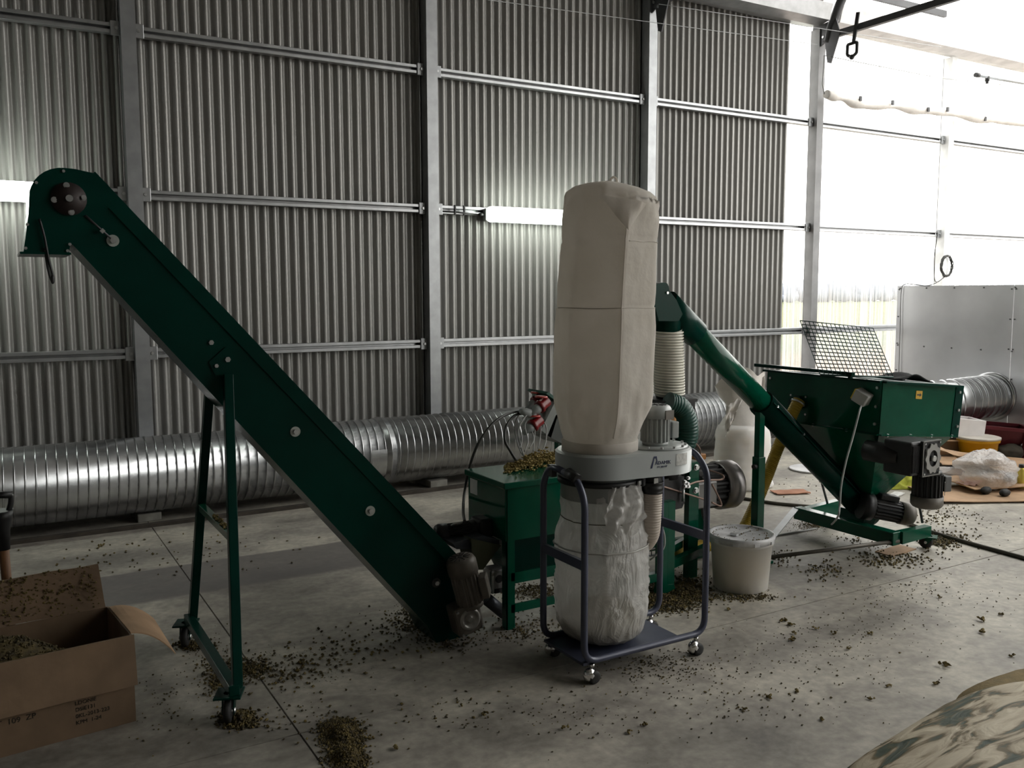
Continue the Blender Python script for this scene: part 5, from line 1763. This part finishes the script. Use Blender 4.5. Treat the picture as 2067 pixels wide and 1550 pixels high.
for i, tx in enumerate(('LDONIE', 'DSIE131', '0KL-2013-223', 'KPM  1-24')):
    place_text(cb, tx, .020, bp3(.205, -.0008, .120 - .0245 * i), ex, UPV, INK, None, 'print')
place_text(cb, 'RT  109  ZP', .028, bp3(.47, -.0008, .112), ex, UPV, INK, None, 'print')
rn = random.Random(31)
pts = []
for _ in range(2600):
    a, d = rn.uniform(.02, bl - .02), rn.uniform(.02, bd - .03)
    hh = .20 + .19 * math.exp(-((a - .42) ** 2 / .06 + (d - .13) ** 2 / .02)) - .05 * d
    pts.append((bp3(a, d, hh - .012 + rn.uniform(0, .012)), rn.uniform(.005, .010)))


def fillsurf(u, v):
    a, d = .012 + (bl - .024) * u, .012 + (bd - .024) * v
    return bp3(a, d, .195 + .19 * math.exp(-((a - .42) ** 2 / .06 + (d - .13) ** 2 / .02)) - .05 * d)


fillm = MB().grid(fillsurf, 40, 20)
cm = crumb_mb(pts, 7)
fillm.add(cm.v, cm.f, False)
solo('crumbs_in_box', fillm, CRUMBD, 'dark brown crumbs filling the open cardboard box', 'crumbs', O + UPV * .1, kind='stuff')
pts = []
for _ in range(1500):
    u, v = rn.random(), rn.random() ** .8
    q = bp3(.03 + (bl - .03) * u, bd + .004 + .10 * v, BH + .158 * v - .002)
    if rn.random() < .35 + .65 * noise.noise(Vector((u * 5, v * 3, 8))) + .3:
        pts.append((q - ey * .008, rn.uniform(.003, .0075)))
solo('crumbs_on_flap', crumb_mb(pts, 8), CRUMB, 'fine crumbs covering the raised back flap of the box', 'crumbs', bp3(.5, bd, BH), kind='stuff')
# shovel
sh = Thing('shovel', 'shovel with black D-grip and wooden shaft standing behind the cardboard box', 'shovel', (-.02, 4.05, 0))
SY = 4.05
g_c = aty(8, 1018, SY)
dgrip = [aty(-18, 1001, SY), aty(-18, 993, SY), aty(20, 997, SY), aty(24, 1012, SY), aty(20, 1035, SY), aty(10, 1048, SY), aty(6, 1060, SY)]
sh.part('grip_bar', MB().cyl(aty(-20, 999, SY), aty(24, 999, SY), .014, n=12), BLACK)
for sgn in (-1, 1):
    px0 = 22 if sgn > 0 else -18
    sh.part('grip_arm', MB().tube(bezier([aty(px0, 999, SY), aty(px0, 1015, SY), aty(2 + (px0 - 2) * .7, 1035, SY), aty(2 + (px0 - 2) * .35, 1052, SY)], 6), .011, 10), BLACK)
sh.part('grip_socket', MB().lathe(aty(2, 1030, SY), aty(6, 1086, SY) - aty(2, 1030, SY), [(0, .045), (.03, .04), (.08, .028), (.16, .024)], 18), BLACK)
sh.part('shaft', MB().cyl(aty(5, 1075, SY), Vector((.02, 4.12, .10)), .0185, n=16), WOOD)
sh.part('blade', MB().grid(lambda u, v: Vector((.02 + .2 * (u - .5), 4.12 + .06 * (u - .5) ** 2 * 4 + .04 * v, .14 - .135 * v)), 8, 6, True, (0, .004, 0)), DKSTEEL)

# ================================================================ rubbish heap at the right
def blobsheet(name, px, py, wx, wy, m, label, cat, lift=.012, amp=.02, seed=0, rot=0.0, group=None, z0=0.0):
    c = atz(px, py, z0)
    ca_, sa_ = math.cos(rot), math.sin(rot)

    def fn_(u, v):
        x, y = (u - .5) * wx, (v - .5) * wy
        x += .06 * wx * noise.noise(Vector((v * 3, seed, 0)))
        y += .08 * wy * noise.noise(Vector((u * 3, seed, 5)))
        z = lift + amp * (.5 + .5 * noise.noise(Vector((u * 3 + seed, v * 3, seed * 1.7))))
        return c + Vector((x * ca_ - y * sa_, x * sa_ + y * ca_, z))
    return solo(name, MB().grid(fn_, 12, 10, False, (0, 0, -.006)), m, label, cat, c, group)


GC = 'flattened cardboard pieces'
blobsheet('cardboard_sheet', 1990, 1000, 1.05, .55, CARDL, 'large flattened cardboard under the plastic bag', 'cardboard', .012, .02, 1, -.5, GC)
blobsheet('cardboard_sheet', 2010, 985, .80, .45, CARDL, 'torn cardboard layer on top of the large flattened one', 'cardboard', .05, .03, 2, -.3, GC)
blobsheet('cardboard_sheet', 1985, 945, .85, .40, CARDL, 'cardboard flap leaning over the heap in front of the yellow pail', 'cardboard', .05, .03, 3, -.65, GC)
blobsheet('cardboard_sheet', 2050, 962, .35, .25, mat('card_orange', (.50, .30, .14), .8), 'orange-brown cardboard end at the right edge', 'cardboard', .06, .02, 4, -.4, GC)
blobsheet('cardboard_sheet', 1925, 960, .35, .5, CARDL, 'crumpled cardboard stack beside the hopper motor', 'cardboard', .14, .12, 5, .2, GC)
blobsheet('cardboard_sheet', 1845, 962, .5, .3, CARDL, 'cardboard showing under the hopper beside the yellow towel', 'cardboard', .06, .03, 6, -.4, GC)
blobsheet('cardboard_scrap', 1595, 995, .28, .14, mat('card_red', (.42, .20, .12), .8), 'reddish torn cardboard scrap by the white sack', 'cardboard', .006, .015, 7, -.4)
blobsheet('cardboard_scrap', 1808, 1112, .26, .12, CARDL, 'small square of cardboard on the floor in front of the feeder wheel', 'cardboard', .004, .004, 8, .1)
blobsheet('paper_scrap', 1808, 1000, .18, .08, PAPER, 'white paper scrap between the feeder motors', 'paper', .006, .012, 9, .3)
blobsheet('paper_scrap', 1955, 992, .2, .14, mat('pink_paper', (.55, .33, .27), .6), 'crumpled pinkish paper on the flattened cardboard', 'paper', .045, .06, 10, .3)
# cardboard box under the foam box
c_ = atz(1936, 930, 0) + Vector((.05, .1, 0))
rz = Matrix.Rotation(-.52, 3, 'Z')
cbx = Thing('low_carton', 'low brown carton under the white foam box', 'box', c_)
cbx.part('carton_body', MB().box(c_ + Vector((0, 0, .10)), (.42, .30, .20), rz, .006), CARD)
cbx.part('carton_flap', MB().box(c_ + rz @ Vector((-.02, -.16, .205)), (.43, .10, .006), rz), CARDL)
# foam box
fo = Thing('foam_box', 'open white foam box tilted on the carton', 'box', c_ + UPV * .225)
FOAM = mat('white_foam', (.9, .87, .87), .7, 0, .04, 10)
fr_ = rz @ Matrix.Rotation(.10, 3, 'Y')
fc = c_ + Vector((-.02, .0, .325))
for nm, off, sz in (('base', (0, 0, -.08), (.46, .30, .02)), ('long_side', (0, -.145, 0), (.46, .02, .17)), ('long_side', (0, .145, 0), (.46, .02, .17)), ('short_side', (-.22, 0, 0), (.02, .27, .17)), ('short_side', (.22, 0, 0), (.02, .27, .17))):
    fo.part(nm, MB().box(fc + fr_ @ Vector(off), sz, fr_, .004), FOAM)
fo.part('tape_patch', MB().box(fc + fr_ @ Vector((-.16, -.156, .02)), (.035, .003, .045), fr_), GPLUG)
# yellow pail
yc_ = atz(1985, 938, 0) + Vector((.06, .10, 0))
yp = Thing('yellow_pail', 'yellow plastic pail with a pale lid in the rubbish heap', 'bucket', yc_)
yp.part('pail', MB().lathe(yc_, UPV, [(0, .14), (0, .15), (.20, .172), (.20, .185), (.225, .188), (.235, .182)], 36), YELLOW)
yp.part('lid', MB().lathe(yc_, UPV, [(.228, .17), (.228, .192), (.246, .192), (.25, .178), (.246, .165), (.246, .02)], 36), mat('pail_lid', (.60, .56, .50), .4, 0, .1, 9))
yp.part('label', MB().grid(lambda u, v: yc_ + Vector((math.cos(-1.0 + .35 * u), math.sin(-1.0 + .35 * u), 0)) * (.163 + .01 * v) + UPV * (.03 + .13 * v), 5, 2), mat('pail_label', (.62, .50, .03), .5))
# red tub
tc_ = atz(1998, 925, 0) + Vector((.12, .12, 0))
REDM = mat('dark_red_paint', (.12, .012, .02), .4, .1)
tubm = Thing('barrow_tray', 'dark red wheelbarrow tray propped up against the metal box', 'wheelbarrow', tc_)
r0_, r1_ = [], []
for (x, y) in ((-.36, -.2), (.36, -.2), (.36, .2), (-.36, .2)):
    v_ = Matrix.Rotation(-.75, 3, 'Z') @ Vector((x, y, 0))
    r1_.append(tc_ + v_ + UPV * (.30 - .07 * x))
    r0_.append(tc_ + v_ * .55 + UPV * .04)
tubm.part('tray', MB().rings([r0_, r1_], True, True, False, False), REDM)
for a_, b_ in zip(r1_, r1_[1:] + r1_[:1]):
    tubm.part('rim_bar', MB().beam(a_, b_, .03, .03), REDM)
tubm.part('leg', MB().cyl(r1_[0].lerp(r1_[1], .9) - UPV * .02, r0_[1] + Vector((.02, -.1, -.035)), .018, n=8), REDM)
# bundle of dark rags behind it
rg_ = atz(2040, 925, 0)
solo('rag_bundle', MB().ball(rg_ + Vector((.0, .0, .07)), 1, 18, 10, lambda d: 1 + .22 * noise.noise(d * 2.3), (.17, .12, .075)), mat('rags', (.07, .06, .045), .9, 0, .3, 12), 'grey-brown bundle of rags by the red tray', 'rags', rg_)
# clear plastic bag
PB2 = bpy.data.materials.new('thin_clear_bag')
PB2.use_nodes = True
_N, _L = PB2.node_tree.nodes, PB2.node_tree.links
_b = _N['Principled BSDF']; _b.inputs['Base Color'].default_value = (.8, .78, .78, 1); _b.inputs['Roughness'].default_value = .1
_t = _N.new('ShaderNodeBsdfTransparent'); _m = _N.new('ShaderNodeMixShader'); _m.inputs[0].default_value = .42
_nz = _N.new('ShaderNodeTexNoise'); _nz.inputs['Scale'].default_value = 14; _bp = _N.new('ShaderNodeBump'); _bp.inputs['Strength'].default_value = .6; _bp.inputs['Distance'].default_value = .03
_L.new(_nz.outputs[0], _bp.inputs['Height']); _L.new(_bp.outputs[0], _b.inputs['Normal'])
_L.new(_b.outputs[0], _m.inputs[1]); _L.new(_t.outputs[0], _m.inputs[2]); _L.new(_m.outputs[0], _N['Material Output'].inputs[0])
pbc = atz(2003, 992, .0) + Vector((.0, .06, .0))
pb = Thing('plastic_bag', 'crumpled clear plastic bag lying on the cardboard at the right', 'bag', pbc)
pb.part('bag_body', MB().ball(pbc + Vector((0, 0, .165)), 1, 30, 18, lambda d: 1 + .28 * noise.noise(d * 1.7 + Vector((3, 0, 0))) + .16 * abs(noise.noise(d * 4.0)) + .12 * abs(noise.noise(d * 9)), (.24, .20, .14)), PB2)
pb.part('bag_neck', MB().grid(lambda u, v: pbc + camr * (-.20 - .22 * u) + Vector((0, 0, .15 + .03 * u)) + camf * (.10 * (v - .5) * (1.2 - u)) + Vector((0, 0, (.07 - .03 * u) * math.sin(v * 9 + u * 6) * .5)), 12, 12), PB2)
# towel
tw = atz(1812, 985, 0) + Vector((.02, .06, 0))
TOW = mat('yellow_towel', (.36, .38, .04), .9, 0, .15, 20, .3, 60)


def towel(u, v):
    x, y = (u - .5) * .52, (v - .5) * .26
    r = math.hypot((u - .5) * 2, (v - .5) * 2)
    z = max(0, .13 * (1 - r ** 1.3)) + .05 * max(0, 1 - r) * math.sin(u * 23 + 3 * math.sin(v * 9)) + .02 * noise.noise(Vector((u * 9, v * 9, 0))) + .05 * math.exp(-((u - .72) ** 2 / .006 + (v - .5) ** 2 / .05))
    return tw + camr * x + camf * y + Vector((0, 0, max(.008, z)))


solo('towel', MB().grid(towel, 36, 22, True, (0, 0, -.006)), TOW, 'yellow-green towel bunched on the floor behind the feeder', 'towel', tw)
# spray cans / tools at the right edge
for i, (px, py, r_, h_, m_, lab) in enumerate(((2060, 990, .035, .19, mat('can_yellow', (.6, .5, .1), .3, .3), 'yellow and silver can standing at the right edge'),)):
    c = atz(px, py, 0)
    t = Thing('spray_can', lab, 'can', c)
    t.part('can_body', MB().lathe(c + UPV * .012, UPV, [(0, r_ * .9), (.006, r_), (h_ - .03, r_), (h_ - .01, r_ * .6)], 20), m_)
    t.part('can_cap', MB().lathe(c + UPV * (h_ - .01), UPV, [(0, r_ * .7), (.03, r_ * .65), (.035, r_ * .5)], 16), BLACK)
c = atz(2040, 985, 0)
t = Thing('hand_drill', 'black and yellow tool body lying beside the can', 'tool', c)
t.part('tool_body', MB().lathe(c + Vector((-.05, .02, .09)), camr, [(0, .02), (.02, .04), (.1, .045), (.12, .03)], 14), BLACK)
t.part('tool_handle', MB().cyl(c + Vector((.03, .02, .08)), c + Vector((.06, .05, .02)), .022, n=12), mat('can_yellow', (.6, .5, .1)))
for px, py in ((1990, 997), (2028, 1002)):
    c = atz(px, py, .02)
    solo('cardboard_roll_end', MB().ball(c + Vector((0, 0, .03)), 1, 10, 6, None, (.055, .035, .03)), RUBBER, {1990: 'left black rubber lump under the plastic bag', 2028: 'right black rubber lump under the plastic bag'}[px], 'lump', c)
# white disc
dk = atz(1640, 948, 0)
wd_ = Thing('white_disc', 'white plastic disc lid lying on the floor left of the feeder tube', 'lid', dk)
wd_.part('plate', MB().lathe(dk + UPV * .002, UPV, [(0, .20), (.012, .205), (.014, .2), (.014, .02)], 36), mat('disc_white', (.75, .74, .76), .4))
wd_.part('knob', MB().cyl(dk + Vector((.03, 0, .014)), dk + Vector((.03, 0, .04)), .014, n=10), BLACK)
wd_.part('crumpled_film', MB().ball(dk + camr * .12 + Vector((0, 0, .05)), 1, 16, 8, lambda d: 1 + .25 * noise.noise(d * 3), (.14, .12, .06)), PB2)
# hoses on the floor
hp1 = bezier([atz(1446, 1000, .012), atz(1500, 1006, .012), atz(1560, 1015, .012), atz(1620, 1021, .012), atz(1720, 1030, .012), atz(1800, 1045, .012), atz(1870, 1070, .012), atz(1950, 1094, .012), atz(2067, 1126, .012), atz(2150, 1150, .012), (5.25, 1.9, .012), (5.6, .6, .012), (6.4, -.8, .012), (7.6, -1.6, .012)], 8)
solo('floor_hose', MB().tube(hp1, .013, 8), mat('dusty_hose', (.07, .06, .045), .7), 'dusty dark hose snaking over the floor under the feeder to the right edge', 'hose', hp1[0])

# ================================================================ foreground sacks, bottom right
def fgm():
    m = bpy.data.materials.new('printed_sack')
    m.use_nodes = True
    N, Lk = m.node_tree.nodes, m.node_tree.links
    b = N['Principled BSDF']
    tc = N.new('ShaderNodeTexCoord')
    mp = N.new('ShaderNodeMapping'); mp.inputs['Scale'].default_value = (2.2, 8, 5); mp.inputs['Rotation'].default_value = (0, 0, -.55)
    n1 = N.new('ShaderNodeTexNoise'); n1.inputs['Scale'].default_value = 2.2; n1.inputs['Detail'].default_value = 6; n1.inputs['Distortion'].default_value = .8
    Lk.new(tc.outputs['Object'], mp.inputs[0]); Lk.new(mp.outputs[0], n1.inputs['Vector'])
    r = N.new('ShaderNodeValToRGB')
    e = r.color_ramp.elements
    e[0].position = .33; e[0].color = (.025, .04, .025, 1)
    e[1].position = .57; e[1].color = (.62, .54, .40, 1)
    k = e.new(.42); k.color = (.06, .085, .055, 1)
    k = e.new(.47); k.color = (.17, .125, .06, 1)
    k = e.new(.51); k.color = (.48, .40, .28, 1)
    Lk.new(n1.outputs['Fac'], r.inputs['Fac']); Lk.new(r.outputs[0], b.inputs['Base Color'])
    b.inputs['Roughness'].default_value = .6
    b.inputs['Specular IOR Level'].default_value = .3
    bp = N.new('ShaderNodeBump'); bp.inputs['Strength'].default_value = .5; bp.inputs['Distance'].default_value = .03
    Lk.new(n1.outputs['Fac'], bp.inputs['Height']); Lk.new(bp.outputs['Normal'], b.inputs['Normal'])
    return m


def mound(c, sx, sy, sz, seed, amp=.06, nu=56, nv=30, rot=0.0, pw=2.6):
    def rf(d):
        k = (abs(d.x) ** pw + abs(d.y) ** pw + abs(d.z) ** pw) ** (-1 / pw)
        return k * (1 + amp * noise.noise(d * 1.8 + Vector((seed, 0, 0))) + amp * .4 * noise.noise(d * 5 + Vector((0, seed, 0))))
    b = MB().ball((0, 0, 0), 1, nu, nv, rf, (sx, sy, sz))
    R_ = Matrix.Rotation(rot, 4, 'Z')
    b.v = [(R_ @ p) + Vector(c) for p in b.v]
    mz = min(p.z for p in b.v)
    for p in b.v:
        p.z -= mz
    return b


f1 = Vector((2.47, 1.20, .2))
FG = Thing('printed_sack', 'shiny printed woven sack in the lower right foreground', 'sack', f1)
FG.part('sack_body', mound(f1, .80, .46, .19, 3, .05, rot=.10), fgm())
FG.part('sack_seam', MB().tube([f1 + Vector((-.73, y, .10 + .02 * math.sin(y * 9))) for y in [-.3 + .6 * i / 10 for i in range(11)]], .008, 6), mat('seam_thread', (.4, .36, .3), .8))
f2 = Vector((3.22, 1.66, .1))
solo('brown_sack', mound(f2, .40, .24, .095, 9, .04), mat('brown_weave', (.20, .14, .045), .8, 0, .15, 30, .3, 120), 'plain brown sack behind the printed sack at the right edge', 'sack', f2)

# ================================================================ crumbs on the floor
CL = [  # px, py, spread px x, y, count, size lo, hi, material
    (392, 1302, 28, 8, 420, .004, .010), (482, 1452, 30, 15, 800, .004, .010), (445, 1370, 30, 36, 500, .003, .009), (505, 1350, 28, 16, 420, .003, .008), (420, 1330, 50, 45, 160, .002, .005),
    (690, 1485, 30, 24, 2300, .003, .008), (702, 1530, 30, 22, 1700, .003, .008), (665, 1465, 14, 6, 260, .003, .007),
    (610, 1340, 105, 28, 150, .005, .011), (560, 1360, 60, 24, 70, .005, .011), (740, 1305, 130, 34, 80, .005, .011), (600, 1340, 110, 40, 260, .001, .003), (850, 1258, 70, 24, 520, .003, .009), (835, 1225, 22, 16, 380, .002, .006), (900, 1290, 60, 20, 300, .003, .007),
    (1060, 1270, 70, 25, 260, .003, .008), (1080, 1195, 45, 14, 700, .003, .007), (1330, 1215, 60, 18, 2200, .004, .009), (1380, 1195, 40, 22, 1800, .004, .009), (1290, 1195, 40, 20, 900, .004, .009),
    (1500, 1205, 55, 8, 420, .003, .008), (1580, 1125, 26, 14, 70, .004, .010), (1660, 1150, 45, 16, 110, .004, .011), (1640, 1060, 28, 8, 900, .002, .004), (1660, 1058, 14, 4, 500, .002, .005),
    (1800, 1130, 70, 16, 260, .004, .011), (1905, 1090, 40, 14, 420, .004, .012), (1890, 1040, 40, 18, 130, .004, .010), (1740, 1090, 60, 20, 110, .003, .009), (1850, 1200, 160, 50, 220, .002, .006),
    (1700, 1300, 190, 70, 300, .002, .005), (1330, 1345, 110, 30, 330, .002, .006), (1150, 1440, 200, 50, 170, .002, .006), (1500, 1400, 200, 60, 200, .002, .006),
    (250, 1115, 130, 45, 70, .006, .012), (480, 1100, 130, 45, 40, .005, .010), (600, 1450, 90, 50, 70, .003, .008), (880, 1440, 120, 50, 60, .003, .008), (330, 1430, 60, 50, 80, .002, .006), (1960, 1060, 80, 40, 110, .003, .009), (1650, 985, 60, 30, 40, .004, .008),
]
BIG = [(1582, 1255, .018), (1596, 1262, .014), (1646, 1270, .012), (1683, 1280, .013), (1605, 1280, .014), (1600, 1293, .014), (1755, 1280, .012), (1712, 1311, .012), (1985, 1254, .017), (2021, 1243, .013), (1985, 1278, .016), (1908, 1345, .018), (1890, 1381, .012), (1610, 1398, .012), (1550, 1409, .012), (1795, 1386, .010), (1503, 1435, .011), (1138, 1473, .013), (1300, 1465, .012), (1470, 1232, .011), (1897, 1207, .012), (980, 1443, .014), (800, 1513, .012), (745, 1493, .011), (203, 1103, .016), (1660, 1454, .010), (2042, 1326, .011), (1395, 1318, .014), (1270, 1480, .010), (1760, 1412, .010)]
rn = random.Random(77)
allp, allg = [], []
for (px, py, sx, sy, n, lo_, hi_) in CL:
    for _ in range(n):
        x, y = px + rn.gauss(0, sx * .62), py + rn.gauss(0, sy * .62)
        if y < 880 or y > 1600 or x < -60 or x > 2120:
            continue
        q = atz(x, y, 0)
        if q.y > 6.3:
            continue
        dn_ = max(0, 1 - ((x - px) / (sx * .9)) ** 2 - ((y - py) / (sy * .9)) ** 2)
        if n > 600 and lo_ > .0025:
            q.z = rn.uniform(0, .025) * dn_
        (allp if rn.random() < .72 else allg).append((q, rn.uniform(lo_, hi_)))
for (px, py, s_) in BIG:
    s_ *= 1.15
    for _ in range(7):
        q = atz(px, py, 0) + Vector((rn.gauss(0, s_ * .55), rn.gauss(0, s_ * .45), 0))
        q.z = rn.uniform(0, s_ * .5)
        allg.append((q, s_ * rn.uniform(.35, .7)))
for nm, L_c, m_, lab in (('floor_crumbs', allp, CRUMBD, 'dark crumbs scattered and heaped over the concrete floor'), ('floor_crumbs', allg, CRUMB, 'lighter yellow-brown crumbs scattered among the dark ones on the floor')):
    b = crumb_mb(L_c, 9)
    o = bpy.data.objects.new(nm, fast_mesh(nm, b, Vector((0, 0, 0))))
    o.data.materials.append(m_)
    COL.objects.link(o)
    o['label'] = lab; o['category'] = 'crumbs'; o['kind'] = 'stuff'
